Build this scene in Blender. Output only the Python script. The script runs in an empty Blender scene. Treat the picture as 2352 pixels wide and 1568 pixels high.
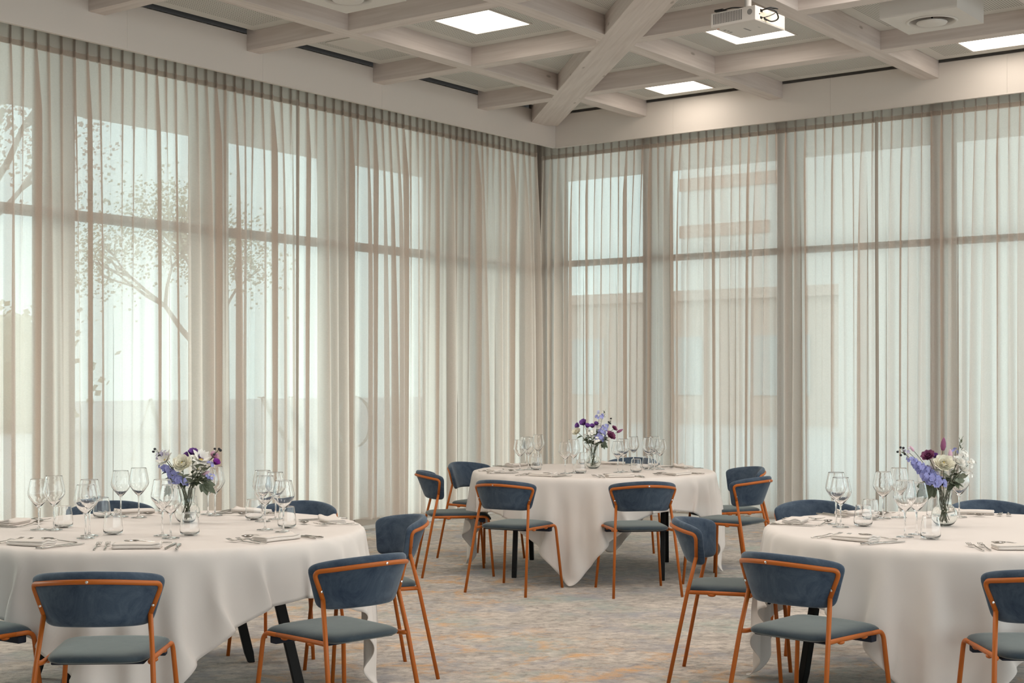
import bpy, math, random
import numpy as np
from mathutils import Vector, Matrix
R = math.radians
random.seed(7)
COL = bpy.context.scene.collection
scene = bpy.context.scene

# ------------------------------------------------------------------ helpers
def mesh_obj(name, verts, faces, mat=None, parent=None, smooth=False, loc=None, rotz=None):
    me = bpy.data.meshes.new(name)
    me.from_pydata([tuple(v) for v in verts], [], [tuple(f) for f in faces])
    me.update()
    if smooth:
        me.polygons.foreach_set('use_smooth', [True] * len(me.polygons))
    if mat is not None:
        me.materials.append(mat)
    o = bpy.data.objects.new(name, me)
    COL.objects.link(o)
    if parent is not None:
        o.parent = parent
    if loc is not None:
        o.location = loc
    if rotz is not None:
        o.rotation_euler = (0, 0, rotz)
    return o

class MB:
    """collects shapes into one mesh"""
    def __init__(s):
        s.v, s.f = [], []
    def add(s, v, f):
        b = len(s.v)
        s.v += [tuple(p) for p in v]
        s.f += [tuple(i + b for i in q) for q in f]
        return s
    def box(s, x0, x1, y0, y1, z0, z1):
        v = [(x0, y0, z0), (x1, y0, z0), (x1, y1, z0), (x0, y1, z0), (x0, y0, z1), (x1, y0, z1), (x1, y1, z1), (x0, y1, z1)]
        f = [(0, 3, 2, 1), (4, 5, 6, 7), (0, 1, 5, 4), (1, 2, 6, 5), (2, 3, 7, 6), (3, 0, 4, 7)]
        return s.add(v, f)
    def tube(s, pts, r, n=10, caps=True, r1=None):
        v, f = tube_geo(pts, r, n, caps, r1)
        return s.add(v, f)
    def lathe(s, prof, n=32, c=(0, 0, 0)):
        v, f = lathe_geo(prof, n)
        return s.add([(p[0] + c[0], p[1] + c[1], p[2] + c[2]) for p in v], f)
    def ball(s, c, rx, ry, rz, n=8, m=6):
        v = [(c[0], c[1], c[2] - rz)]
        for j in range(1, m):
            a = -math.pi / 2 + math.pi * j / m
            for i in range(n):
                b = 2 * math.pi * i / n
                v.append((c[0] + rx * math.cos(a) * math.cos(b), c[1] + ry * math.cos(a) * math.sin(b), c[2] + rz * math.sin(a)))
        v.append((c[0], c[1], c[2] + rz))
        f = []
        for i in range(n):
            f.append((0, 1 + (i + 1) % n, 1 + i))
            f.append((len(v) - 1, 1 + (m - 2) * n + i, 1 + (m - 2) * n + (i + 1) % n))
        for j in range(m - 2):
            for i in range(n):
                a, b = 1 + j * n + i, 1 + j * n + (i + 1) % n
                f.append((a, b, b + n, a + n))
        return s.add(v, f)
    def build(s, name, mat=None, parent=None, smooth=False, loc=None, rotz=None):
        return mesh_obj(name, s.v, s.f, mat, parent, smooth, loc, rotz)

def tube_geo(pts, r, n=10, caps=True, r1=None):
    P = [Vector(p) for p in pts]
    m = len(P)
    T = []
    for i in range(m):
        a = P[max(i - 1, 0)]; b = P[min(i + 1, m - 1)]
        T.append((b - a).normalized())
    up = Vector((0, 0, 1)) if abs(T[0].z) < .9 else Vector((1, 0, 0))
    N = (up - T[0] * up.dot(T[0])).normalized()
    v, f = [], []
    for i in range(m):
        if i:
            N = (N - T[i] * N.dot(T[i])).normalized()
        B = T[i].cross(N)
        rr = r if r1 is None else r + (r1 - r) * i / (m - 1)
        for k in range(n):
            a = 2 * math.pi * k / n
            v.append(P[i] + (N * math.cos(a) + B * math.sin(a)) * rr)
    for i in range(m - 1):
        for k in range(n):
            a, b = i * n + k, i * n + (k + 1) % n
            f.append((a, b, b + n, a + n))
    if caps:
        f.append(tuple(reversed(range(n))))
        f.append(tuple(range((m - 1) * n, m * n)))
    return v, f

def lathe_geo(prof, n=32):
    v, f, rings = [], [], []
    for (r, z) in prof:
        if r < 1e-6:
            rings.append([len(v)]); v.append((0, 0, z))
        else:
            rings.append(list(range(len(v), len(v) + n)))
            for k in range(n):
                a = 2 * math.pi * k / n
                v.append((r * math.cos(a), r * math.sin(a), z))
    for A, B in zip(rings[:-1], rings[1:]):
        for k in range(n):
            k2 = (k + 1) % n
            if len(A) == 1 and len(B) == 1:
                continue
            if len(A) == 1:
                f.append((A[0], B[k2], B[k]))
            elif len(B) == 1:
                f.append((A[k], A[k2], B[0]))
            else:
                f.append((A[k], A[k2], B[k2], B[k]))
    return v, f

def fillet(pts, rad, n=5):
    """round the corners of a polyline"""
    P = [Vector(p) for p in pts]
    out = [P[0]]
    for i in range(1, len(P) - 1):
        r = rad[i - 1] if isinstance(rad, (list, tuple)) else rad
        a, b, c = P[i - 1], P[i], P[i + 1]
        u, w = (a - b), (c - b)
        d = min(r, u.length * .45, w.length * .45)
        p, q = b + u.normalized() * d, b + w.normalized() * d
        for k in range(n + 1):
            t = k / n
            out.append(p * (1 - t) ** 2 + b * 2 * t * (1 - t) + q * t * t)
    out.append(P[-1])
    return out

def tag(o, label=None, cat=None, group=None, kind=None):
    if label: o['label'] = label
    if cat: o['category'] = cat
    if group: o['group'] = group
    if kind: o['kind'] = kind
    return o

def empty(name, loc, rotz=0.0):
    o = bpy.data.objects.new(name, None)
    COL.objects.link(o)
    o.location = loc
    o.rotation_euler = (0, 0, rotz)
    o.empty_display_size = .1
    return o

def copy_tree(o, loc, rotz):
    r = o.copy(); COL.objects.link(r); r.location = loc; r.rotation_euler = (0, 0, rotz)
    for ch in list(o.children):
        c = ch.copy(); COL.objects.link(c); c.parent = r
        for g in list(ch.children):
            d = g.copy(); COL.objects.link(d); d.parent = c
    return r

def bevel(o, w, seg=2):
    m = o.modifiers.new('bevel', 'BEVEL'); m.width = w; m.segments = seg; m.limit_method = 'ANGLE'
    return o

# ------------------------------------------------------------------ materials
def nt(name):
    m = bpy.data.materials.new(name); m.use_nodes = True
    t = m.node_tree
    for n in list(t.nodes): t.nodes.remove(n)
    out = t.nodes.new('ShaderNodeOutputMaterial')
    return m, t, out

def node(t, typ, **kw):
    n = t.nodes.new(typ)
    for k, v in kw.items():
        if k.startswith('_'): setattr(n, k[1:], v)
        else: n.inputs[k.replace('__', ' ')].default_value = v
    return n

def c4(c): return (c[0], c[1], c[2], 1.0)

def plain(name, col, rough=.5, metal=0., noise=0., nscale=20., sheen=0., sheencol=(1, 1, 1), bump=0., bscale=200., spec=.5, emis=None, estr=0., stretch=(1, 1, 1)):
    m, t, out = nt(name)
    b = node(t, 'ShaderNodeBsdfPrincipled', Base__Color=c4(col), Roughness=rough, Metallic=metal)
    b.inputs['Specular IOR Level'].default_value = spec
    if sheen:
        b.inputs['Sheen Weight'].default_value = sheen
        b.inputs['Sheen Roughness'].default_value = .35
        b.inputs['Sheen Tint'].default_value = c4(sheencol)
    tc = node(t, 'ShaderNodeTexCoord')
    if noise:
        mp = node(t, 'ShaderNodeMapping', Scale=stretch)
        n = node(t, 'ShaderNodeTexNoise', Scale=nscale, Detail=4.)
        t.links.new(tc.outputs['Object'], mp.inputs[0]); t.links.new(mp.outputs[0], n.inputs['Vector'])
        mx = node(t, 'ShaderNodeMixRGB', _blend_type='MIX')
        mx.inputs[1].default_value = c4([c * (1 - noise) for c in col]); mx.inputs[2].default_value = c4([min(1, c * (1 + noise)) for c in col])
        t.links.new(n.outputs[0], mx.inputs[0]); t.links.new(mx.outputs[0], b.inputs['Base Color'])
    if bump:
        n2 = node(t, 'ShaderNodeTexNoise', Scale=bscale, Detail=2.)
        t.links.new(tc.outputs['Object'], n2.inputs['Vector'])
        bp = node(t, 'ShaderNodeBump', Strength=bump, Distance=.01)
        t.links.new(n2.outputs[0], bp.inputs['Height']); t.links.new(bp.outputs[0], b.inputs['Normal'])
    if emis:
        b.inputs['Emission Color'].default_value = c4(emis); b.inputs['Emission Strength'].default_value = estr
    t.links.new(b.outputs[0], out.inputs[0])
    return m

def glass(name, col=(1, 1, 1), ior=1.45):
    m, t, out = nt(name)
    g = node(t, 'ShaderNodeBsdfGlass', Color=c4(col), Roughness=0., IOR=ior)
    t.links.new(g.outputs[0], out.inputs[0])
    return m

def pane_mat():
    m, t, out = nt('window_glass')
    tr = node(t, 'ShaderNodeBsdfTransparent', Color=(.90, .97, .96, 1))
    gl = node(t, 'ShaderNodeBsdfGlossy', Color=(1, 1, 1, 1), Roughness=.02)
    fr = node(t, 'ShaderNodeFresnel', IOR=1.3)
    mx = node(t, 'ShaderNodeMixShader')
    t.links.new(fr.outputs[0], mx.inputs[0]); t.links.new(tr.outputs[0], mx.inputs[1]); t.links.new(gl.outputs[0], mx.inputs[2])
    t.links.new(mx.outputs[0], out.inputs[0])
    return m

def sheer(name, col, tcol, see, trans):
    """woven sheer cloth: part open weave, part translucent thread, part reflecting thread"""
    m, t, out = nt(name)
    tc = node(t, 'ShaderNodeTexCoord')
    n = node(t, 'ShaderNodeTexNoise', Scale=1., Detail=3.)
    mp = node(t, 'ShaderNodeMapping', Scale=(60, 60, 220))
    t.links.new(tc.outputs['Object'], mp.inputs[0]); t.links.new(mp.outputs[0], n.inputs['Vector'])
    rp = node(t, 'ShaderNodeMapRange'); rp.inputs[1].default_value = .3; rp.inputs[2].default_value = .7
    rp.inputs[3].default_value = see * .8; rp.inputs[4].default_value = see * 1.2
    t.links.new(n.outputs[0], rp.inputs[0])
    tp = node(t, 'ShaderNodeBsdfTransparent', Color=(1, 1, 1, 1))
    tl = node(t, 'ShaderNodeBsdfTranslucent', Color=c4(tcol))
    df = node(t, 'ShaderNodeBsdfDiffuse', Color=c4(col))
    m1 = node(t, 'ShaderNodeMixShader', Fac=trans)
    t.links.new(df.outputs[0], m1.inputs[1]); t.links.new(tl.outputs[0], m1.inputs[2])
    m2 = node(t, 'ShaderNodeMixShader')
    t.links.new(rp.outputs[0], m2.inputs[0]); t.links.new(m1.outputs[0], m2.inputs[1]); t.links.new(tp.outputs[0], m2.inputs[2])
    t.links.new(m2.outputs[0], out.inputs[0])
    return m

def carpet_mat():
    m, t, out = nt('carpet')
    b = node(t, 'ShaderNodeBsdfPrincipled', Roughness=.95)
    b.inputs['Specular IOR Level'].default_value = .1
    b.inputs['Sheen Weight'].default_value = .15
    tc = node(t, 'ShaderNodeTexCoord')
    rot = node(t, 'ShaderNodeMapping', Rotation=(0, 0, R(-46)))
    t.links.new(tc.outputs['Object'], rot.inputs[0])
    def noise(sx, sy, detail, rough=.6, off=0., dist=0.):
        mp = node(t, 'ShaderNodeMapping', Scale=(sx, sy, 1), Location=(off, off * 1.7, 0))
        t.links.new(rot.outputs[0], mp.inputs[0])
        n = node(t, 'ShaderNodeTexNoise', Scale=1., Detail=detail, Roughness=rough, Distortion=dist)
        t.links.new(mp.outputs[0], n.inputs['Vector'])
        return n.outputs[0]
    def ramp(src, stops):
        r = node(t, 'ShaderNodeValToRGB')
        e = r.color_ramp.elements
        while len(e) < len(stops): e.new(.5)
        for i, (p, c) in enumerate(stops):
            e[i].position = p; e[i].color = c4(c) if not isinstance(c, float) else (c, c, c, 1)
        t.links.new(src, r.inputs[0])
        return r.outputs[0]
    def mix(fac, a, bb, typ='MIX'):
        x = node(t, 'ShaderNodeMixRGB', _blend_type=typ)
        if isinstance(fac, float): x.inputs[0].default_value = fac
        else: t.links.new(fac, x.inputs[0])
        for s, i in ((a, 1), (bb, 2)):
            if isinstance(s, tuple): x.inputs[i].default_value = c4(s)
            else: t.links.new(s, x.inputs[i])
        return x.outputs[0]
    base = ramp(noise(15., 19., 10., .72, 3., .4), [(.30, (.19, .16, .14)), (.43, (.39, .34, .30)), (.55, (.54, .475, .415)), (.70, (.64, .575, .505))])
    mid = ramp(noise(2.6, 4.4, 8., .66, 41., .3), [(.33, .72), (.62, 1.14)])
    base = mix(.9, base, mid, 'MULTIPLY')
    blue = ramp(noise(2.4, 2.4, 8., .70, 11.), [(.50, 0.), (.66, .75)])
    c1 = mix(blue, base, (.30, .30, .34))
    teal = ramp(noise(1.4, 1.5, 8., .70, 23.), [(.52, 0.), (.70, .7)])
    c2 = mix(teal, c1, (.30, .38, .34))
    om = ramp(noise(4.2, 4.2, 9., .72, 5.2, .5), [(.51, 0.), (.68, .95)])
    area = ramp(noise(.42, .55, 2., .5, 31.4), [(.44, 0.), (.62, 1.)])
    fac = mix(1., om, area, 'MULTIPLY')
    c3 = mix(fac, c2, (.66, .36, .14))
    fine = ramp(noise(150., 150., 3., .6, 1.), [(.3, .86), (.7, 1.10)])
    c5 = mix(.8, c3, fine, 'MULTIPLY')
    t.links.new(c5, b.inputs['Base Color'])
    bp = node(t, 'ShaderNodeBump', Strength=.35, Distance=.006)
    t.links.new(noise(160., 300., 2., .5, 2.), bp.inputs['Height']); t.links.new(bp.outputs[0], b.inputs['Normal'])
    t.links.new(b.outputs[0], out.inputs[0])
    return m

def perforated_mat():
    """pale board with rows of small round holes in a field that stops short of the edges"""
    m, t, out = nt('perforated_board')
    b = node(t, 'ShaderNodeBsdfPrincipled', Roughness=.7)
    tc = node(t, 'ShaderNodeTexCoord')
    sp = node(t, 'ShaderNodeSeparateXYZ'); t.links.new(tc.outputs['Object'], sp.inputs[0])
    gen = node(t, 'ShaderNodeSeparateXYZ'); t.links.new(tc.outputs['Generated'], gen.inputs[0])
    def M(op, a, bv=None):
        n = node(t, 'ShaderNodeMath', _operation=op)
        if isinstance(a, (int, float)): n.inputs[0].default_value = a
        else: t.links.new(a, n.inputs[0])
        if bv is not None:
            if isinstance(bv, (int, float)): n.inputs[1].default_value = bv
            else: t.links.new(bv, n.inputs[1])
        return n.outputs[0]
    P = .021
    fx = M('SUBTRACT', M('FRACT', M('DIVIDE', sp.outputs[0], P)), .5)
    fy = M('SUBTRACT', M('FRACT', M('DIVIDE', sp.outputs[1], P)), .5)
    d = M('SQRT', M('ADD', M('MULTIPLY', fx, fx), M('MULTIPLY', fy, fy)))
    hole = M('LESS_THAN', d, .27)
    oi = node(t, 'ShaderNodeObjectInfo')
    at = node(t, 'ShaderNodeAttribute', _attribute_name='field', _attribute_type='GEOMETRY')
    fac = M('MULTIPLY', hole, at.outputs['Fac'])
    mx = node(t, 'ShaderNodeMixRGB'); mx.inputs[1].default_value = (.66, .65, .61, 1); mx.inputs[2].default_value = (.10, .10, .09, 1)
    t.links.new(fac, mx.inputs[0]); t.links.new(mx.outputs[0], b.inputs['Base Color'])
    t.links.new(b.outputs[0], out.inputs[0])
    return m

def wood_mat():
    m, t, out = nt('whitewashed_timber')
    b = node(t, 'ShaderNodeBsdfPrincipled', Roughness=.65)
    tc = node(t, 'ShaderNodeTexCoord')
    mp = node(t, 'ShaderNodeMapping', Scale=(1.2, 26, 26)); t.links.new(tc.outputs['Object'], mp.inputs[0])
    n = node(t, 'ShaderNodeTexNoise', Scale=1., Detail=5., Distortion=.6); t.links.new(mp.outputs[0], n.inputs['Vector'])
    r = node(t, 'ShaderNodeValToRGB'); r.color_ramp.elements[0].position = .3; r.color_ramp.elements[0].color = (.58, .51, .47, 1)
    r.color_ramp.elements[1].position = .7; r.color_ramp.elements[1].color = (.70, .635, .595, 1)
    t.links.new(n.outputs[0], r.inputs[0])
    # knots
    mk = node(t, 'ShaderNodeMapping', Scale=(2.2, 7, 7)); t.links.new(tc.outputs['Object'], mk.inputs[0])
    v = node(t, 'ShaderNodeTexVoronoi', Scale=1.); t.links.new(mk.outputs[0], v.inputs['Vector'])
    k = node(t, 'ShaderNodeMapRange'); k.inputs[1].default_value = .05; k.inputs[2].default_value = .11; k.inputs[3].default_value = .75; k.inputs[4].default_value = 0.
    t.links.new(v.outputs['Distance'], k.inputs[0])
    mx = node(t, 'ShaderNodeMixRGB'); mx.inputs[2].default_value = (.30, .25, .21, 1)
    t.links.new(k.outputs[0], mx.inputs[0]); t.links.new(r.outputs[0], mx.inputs[1]); t.links.new(mx.outputs[0], b.inputs['Base Color'])
    t.links.new(b.outputs[0], out.inputs[0])
    return m

def emit(name, col, s):
    m, t, out = nt(name)
    e = node(t, 'ShaderNodeEmission', Color=c4(col), Strength=s)
    t.links.new(e.outputs[0], out.inputs[0])
    return m

def velvet(name, a, bcol, shc, sh=.55):
    m, t, out = nt(name)
    b = node(t, 'ShaderNodeBsdfPrincipled', Roughness=.85)
    b.inputs['Specular IOR Level'].default_value = .15
    b.inputs['Sheen Weight'].default_value = sh; b.inputs['Sheen Roughness'].default_value = .4; b.inputs['Sheen Tint'].default_value = c4(shc)
    tc = node(t, 'ShaderNodeTexCoord')
    n = node(t, 'ShaderNodeTexNoise', Scale=7., Detail=7., Roughness=.72, Distortion=.8); t.links.new(tc.outputs['Object'], n.inputs['Vector'])
    r = node(t, 'ShaderNodeValToRGB'); r.color_ramp.elements[0].position = .32; r.color_ramp.elements[0].color = c4(a)
    r.color_ramp.elements[1].position = .68; r.color_ramp.elements[1].color = c4(bcol)
    t.links.new(n.outputs[0], r.inputs[0]); t.links.new(r.outputs[0], b.inputs['Base Color'])
    n2 = node(t, 'ShaderNodeTexNoise', Scale=350., Detail=2.); t.links.new(tc.outputs['Object'], n2.inputs['Vector'])
    bp = node(t, 'ShaderNodeBump', Strength=.12, Distance=.004); t.links.new(n2.outputs[0], bp.inputs['Height']); t.links.new(bp.outputs[0], b.inputs['Normal'])
    t.links.new(b.outputs[0], out.inputs[0])
    return m

M = {}
M['carpet'] = carpet_mat()
M['white_board'] = plain('painted_board', (.76, .705, .655), .6)
M['wall'] = plain('painted_wall', (.70, .67, .63), .8)
M['black'] = plain('shadow_gap', (.01, .01, .01), .9)
M['wood'] = wood_mat()
M['perf'] = perforated_mat()
M['lamp'] = emit('lamp_diffuser', (1., .89, .77), 4.6)
M['curtain'] = sheer('sheer_curtain', (.44, .40, .36), (.94, .825, .755), .17, .74)
M['heading'] = sheer('curtain_heading', (.46, .40, .35), (.46, .40, .34), .03, .42)
M['pane'] = pane_mat()
M['sunlit_floor'] = plain('sunlit_white', (.86, .86, .84), .4)  # bright white imitates the strip of floor lit by the sun
M['rail'] = plain('window_rail_paint', (.60, .56, .51), .5)
M['frame'] = plain('window_frame_paint', (.30, .27, .25), .5)
M['post'] = plain('facade_post', (.34, .30, .27), .7)
M['soffit'] = plain('soffit_board', (.70, .63, .57), .8)
M['paving'] = plain('outdoor_paving', (.56, .54, .51), .9, noise=.12, nscale=1.5)
M['velvet'] = velvet('blue_velvet', (.022, .037, .066), (.080, .108, .145), (.50, .55, .58), .5)
M['velvet_seat'] = velvet('blue_velvet_seat', (.032, .048, .066), (.064, .080, .090), (.64, .65, .58), .6)
M['orange'] = plain('orange_powder_coat', (.43, .108, .012), .42, spec=.35)
M['chrome'] = plain('screw_steel', (.75, .74, .72), .25, 1.)
M['cutlery'] = plain('cutlery_steel', (.42, .40, .37), .18, 1.)
M['dark_wrap'] = plain('dark_underside', (.008, .012, .025), .8)
M['legblack'] = plain('black_metal', (.006, .006, .006), .55, spec=.25)
M['top'] = plain('table_board', (.45, .38, .30), .6)
M['cloth'] = plain('white_linen', (.70, .645, .605), .85, bump=.04, bscale=500.)
M['napkin'] = plain('napkin_linen', (.71, .65, .60), .9, bump=.08, bscale=700.)
M['glass'] = glass('clear_glass', (1, 1, 1), 1.42)
M['vase'] = glass('vase_glass', (.985, .995, .99), 1.42)
M['proj'] = plain('projector_white', (.66, .62, .58), .45)
M['projside'] = plain('projector_cream', (.80, .70, .56), .5)
M['rubber'] = plain('black_cable', (.01, .01, .01), .5)
M['grey'] = plain('grey_print', (.25, .24, .23), .6)
M['diffwhite'] = plain('diffuser_white', (.66, .63, .59), .5)

# ------------------------------------------------------------------ room shell
RX, RY = 13.5, -17.0          # far side and back of the room
GX, GY = -.35, .17            # glass planes of the left and the right wall
BX = [1.1135, 2.7065, 4.308, 5.91, 7.51, 9.11, 10.71]
BY = [-1.3335, -2.95, -4.56, -6.19, -7.80, -9.40, -11.0, -12.6]
BW = .155

tag(mesh_obj('floor', [(-.6, RY - .1, 0), (RX + .1, RY - .1, 0), (RX + .1, .4, 0), (-.6, .4, 0)], [(0, 1, 2, 3)], M['carpet']), 'mottled beige carpet with orange and grey patches across the whole room', 'carpet', kind='structure')
tag(MB().box(-.7, RX + .1, RY - .1, .5, 4.62, 4.72).build('ceiling', M['black']), 'dark void above the white ceiling panels', 'ceiling', kind='structure')
m = MB(); m.box(-.7, RX + .15, RY - .15, RY, 0, 4.62)
tag(m.build('wall_back', M['wall']), kind='structure')
m = MB(); m.box(RX, RX + .15, RY, .6, 0, .10); m.box(RX, RX + .15, RY, .6, 4.2, 4.62)  # unseen wall, left open between posts so sky light fills the room
for k in range(12): m.box(RX, RX + .15, RY + k * 1.6, RY + k * 1.6 + .14, .10, 4.2)
tag(m.build('wall_side', M['wall']), kind='structure')

# fascia boards (pelmet) in front of the curtains
for side in ('left', 'right'):
    m = MB()
    if side == 'left':
        edges = [RY, -12.0, -8.6, -5.9, -4.45 - .0, -2.9, 0.0]
        for a, b in zip(edges[:-1], edges[1:]):
            m.box(-.022, 0, a + .0012, b, 4.062, 4.42)
        m.box(-.034, .004, RY, .0, 4.052, 4.062)
        m.box(-.40, -.022, RY, .2, 4.40, 4.42)  # unseen lid, added to stop outside light leaking in above
    else:
        edges = [0.0, 1.52, 3.3, 5.02, 7.9, 11., RX]
        for a, b in zip(edges[:-1], edges[1:]):
            m.box(a, b - .0012, 0, .022, 4.062, 4.42)
        m.box(0, RX, -.004, .034, 4.052, 4.062)
        m.box(-.4, RX, .022, .25, 4.40, 4.42)  # unseen lid on this side, added against the same light leak
    o = m.build('trim_' + ('1' if side == 'left' else '2'), M['white_board'])
    tag(o, 'pale grey fascia board above the %s run of curtains' % side, 'fascia', kind='structure')

# posts, rails and corner: one mesh per wall
POSTY = [-1.355, -2.955, -4.585, -6.19, -7.80, -9.40, -11.0, -12.6, -14.2]
POSTX = [1.10, 2.70, 4.30, 5.90, 7.50, 9.10, 10.7, 12.3]
m = MB()
for y in POSTY: m.box(GX - .40, GX, y - .0575, y + .0575, 0, 4.33)
m.box(GX - .35, GX, .03, GY, 0, 4.33)
m.box(GX - .06, GX + .02, RY, .1, 4.22, 4.40)
tag(m.build('wall_left', M['post']), 'glazed left wall with deep slim posts behind sheer curtains', 'wall', kind='structure')
m = MB()
for x in POSTX: m.box(x - .0575, x + .0575, GY, GY + .40, 0, 4.33)
m.box(GX, GX + .17, GY, GY + .35, 0, 4.33)
m.box(GX, RX, GY - .02, GY + .06, 4.22, 4.40)
tag(m.build('wall_right', M['post']), 'glazed right wall with deep slim posts behind sheer curtains', 'wall', kind='structure')

# windows between the posts: pane, transom, bottom rail
wn = 0
def window(axis, a, b):
    global wn
    wn += 1
    e = empty('window_%d' % wn, (0, 0, 0)); tag(e, kind='structure')
    def bx(mm, p0, p1, q0, q1, z0, z1):   # p: along the wall, q: outward from the glass plane
        if axis == 'L': mm.box(GX - q1, GX - q0, p0, p1, z0, z1)
        else: mm.box(p0, p1, GY + q0, GY + q1, z0, z1)
        return mm
    zt0, zt1 = (2.716, 2.791) if axis == 'L' else (2.735, 2.797)
    bx(MB(), a, b, .0, .10, zt0, zt1).build('transom', M['frame'], e)
    bx(MB(), a, b, .0, .10, .0, .10).build('bottom_rail', M['rail'], e)
    bx(MB(), a, b, 0, .08, 4.24, 4.33).build('frame', M['frame'], e)
    g = MB(); bx(g, a, b, .040, .046, .10, zt0); bx(g, a, b, .040, .046, zt1, 4.24)
    g.build('pane', M['pane'], e)
ys = [.03] + POSTY
for a, b in zip(ys[:-1], ys[1:]):
    window('L', b + .0575, a - (.0575 if a < 0 else 0))
xs = [-.18] + POSTX
for a, b in zip(xs[:-1], xs[1:]):
    window('R', a + (.0575 if a > 0 else 0), b - .0575)

tag(MB().box(GX + .002, GX + .085, RY, .1, 0, .030).build('trim_3', M['sunlit_floor']), 'low white ledge standing in for sunlit floor at the left windows', 'sun_strip', kind='structure')  # added white strips imitate the sunlit floor edge under the curtains
tag(MB().box(-.2, RX, GY - .075, GY - .002, 0, .030).build('trim_4', M['sunlit_floor']), 'low white ledge standing in for sunlit floor at the right windows', 'sun_strip', kind='structure')
# beams
ZB, ZBT = 4.278, 4.60
def beam(p0, p1, w, zb, label):
    p0, p1 = Vector(p0), Vector(p1)
    L = (p1 - p0).length
    o = MB().box(0, L, -w / 2, w / 2, 0, ZBT - zb).build('ceiling_beam', M['wood'], None, False, (p0.x, p0.y, zb), math.atan2(p1.y - p0.y, p1.x - p0.x))
    bevel(o, .004)
    return tag(o, label, 'beam', 'whitewashed ceiling beams', 'structure')
ordn = ['first', 'second', 'third', 'fourth', 'fifth', 'sixth', 'seventh', 'eighth']
for i, x in enumerate(BX):
    beam((x, 0, 0), (x, -14, 0), BW, ZB, 'pale timber beam running out from the right fascia, %s from the corner' % ordn[i])
for i, y in enumerate(BY):
    beam((0, y, 0), (12, y, 0), BW, ZB + .0006, 'pale timber beam running out from the left fascia, %s from the corner' % ordn[i])
d = Vector((1.5945, -1.6165)).normalized()
beam((-.02 - .0, -.205, 0), (-.02 + d.x * 14, -.205 + d.y * 14, 0), .325, ZB - .0012, 'wide diagonal timber beam crossing the ceiling from the corner')

# ceiling panels, one per bay
XE = [0.0] + BX; YE = [0.0] + BY
ZP = 4.44
LIGHTS = {(1, 2): (1.852, -3.715), (2, 1): (3.475, -2.04), (1, 0): (1.833, -.50), (3, 0): (5.072, -.51)}
def panel(i, j):
    x0 = XE[i] + (BW / 2 if i else .085); x1 = XE[i + 1] - BW / 2
    y1 = YE[j] - (BW / 2 if j else .04); y0 = YE[j + 1] + BW / 2
    x0 += .004; x1 -= .004; y0 += .004; y1 -= .004
    cx, cy = (x0 + x1) / 2, (y0 + y1) / 2
    inset = .115
    xs_ = [x0, x0 + inset, x1 - inset, x1]; ys_ = [y0, y0 + inset, y1 - inset, y1]
    v = [(x - cx, y - cy, 0) for y in ys_ for x in xs_]
    f, fld = [], []
    for b in range(3):
        for a in range(3):
            k = b * 4 + a
            f.append((k, k + 4, k + 5, k + 1)); fld.append(1. if a == 1 and b == 1 else 0.)
    n = len(v)
    v += [(x0 - cx, y0 - cy, .03), (x1 - cx, y0 - cy, .03), (x1 - cx, y1 - cy, .03), (x0 - cx, y1 - cy, .03)]
    f += [(0, 3, n + 1, n), (3, 15, n + 2, n + 1), (15, 12, n + 3, n + 2), (12, 0, n, n + 3), (n, n + 1, n + 2, n + 3)]; fld += [0.] * 5
    o = mesh_obj('ceiling_panel', v, f, M['perf'], None, False, (cx, cy, ZP))
    at = o.data.attributes.new('field', 'FLOAT', 'FACE'); at.data.foreach_set('value', fld)
    return tag(o, None, None, 'perforated ceiling panels', 'structure')
for i in range(6):
    for j in range(7):
        if i == j and i > 4: continue
        panel(i, j)
# access hatch in a panel by the left fascia
tag(MB().box(.30, .74, -3.98, -3.50, ZP - .008, ZP).build('access_hatch', M['diffwhite']), 'small square plain hatch set in the perforated ceiling panel by the left fascia', 'hatch')

lamp_lab = {(1, 2): 'square ceiling light between the beams, left of the wide diagonal beam', (2, 1): 'square ceiling light behind the hanging projector',
            (1, 0): 'square ceiling light against the right fascia, nearest the corner', (3, 0): 'square ceiling light against the right fascia at the right edge'}
def ceiling_light(x, y, lab):
    r = empty('ceiling_light', (x, y, ZP)); tag(r, lab, 'ceiling light', 'square ceiling lights')
    s = .2825; w = .016
    f = MB()
    f.box(-s - w, s + w, -s - w, -s, -.010, 0); f.box(-s - w, s + w, s, s + w, -.010, 0); f.box(-s - w, -s, -s, s, -.010, 0); f.box(s, s + w, -s, s, -.010, 0)
    f.build('frame', M['diffwhite'], r)
    mesh_obj('diffuser', [(-s, -s, -.006), (s, -s, -.006), (s, s, -.006), (-s, s, -.006)], [(0, 3, 2, 1)], M['lamp'], r)
    return r
for k, (x, y) in LIGHTS.items(): ceiling_light(x, y, lamp_lab[k])

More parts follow.
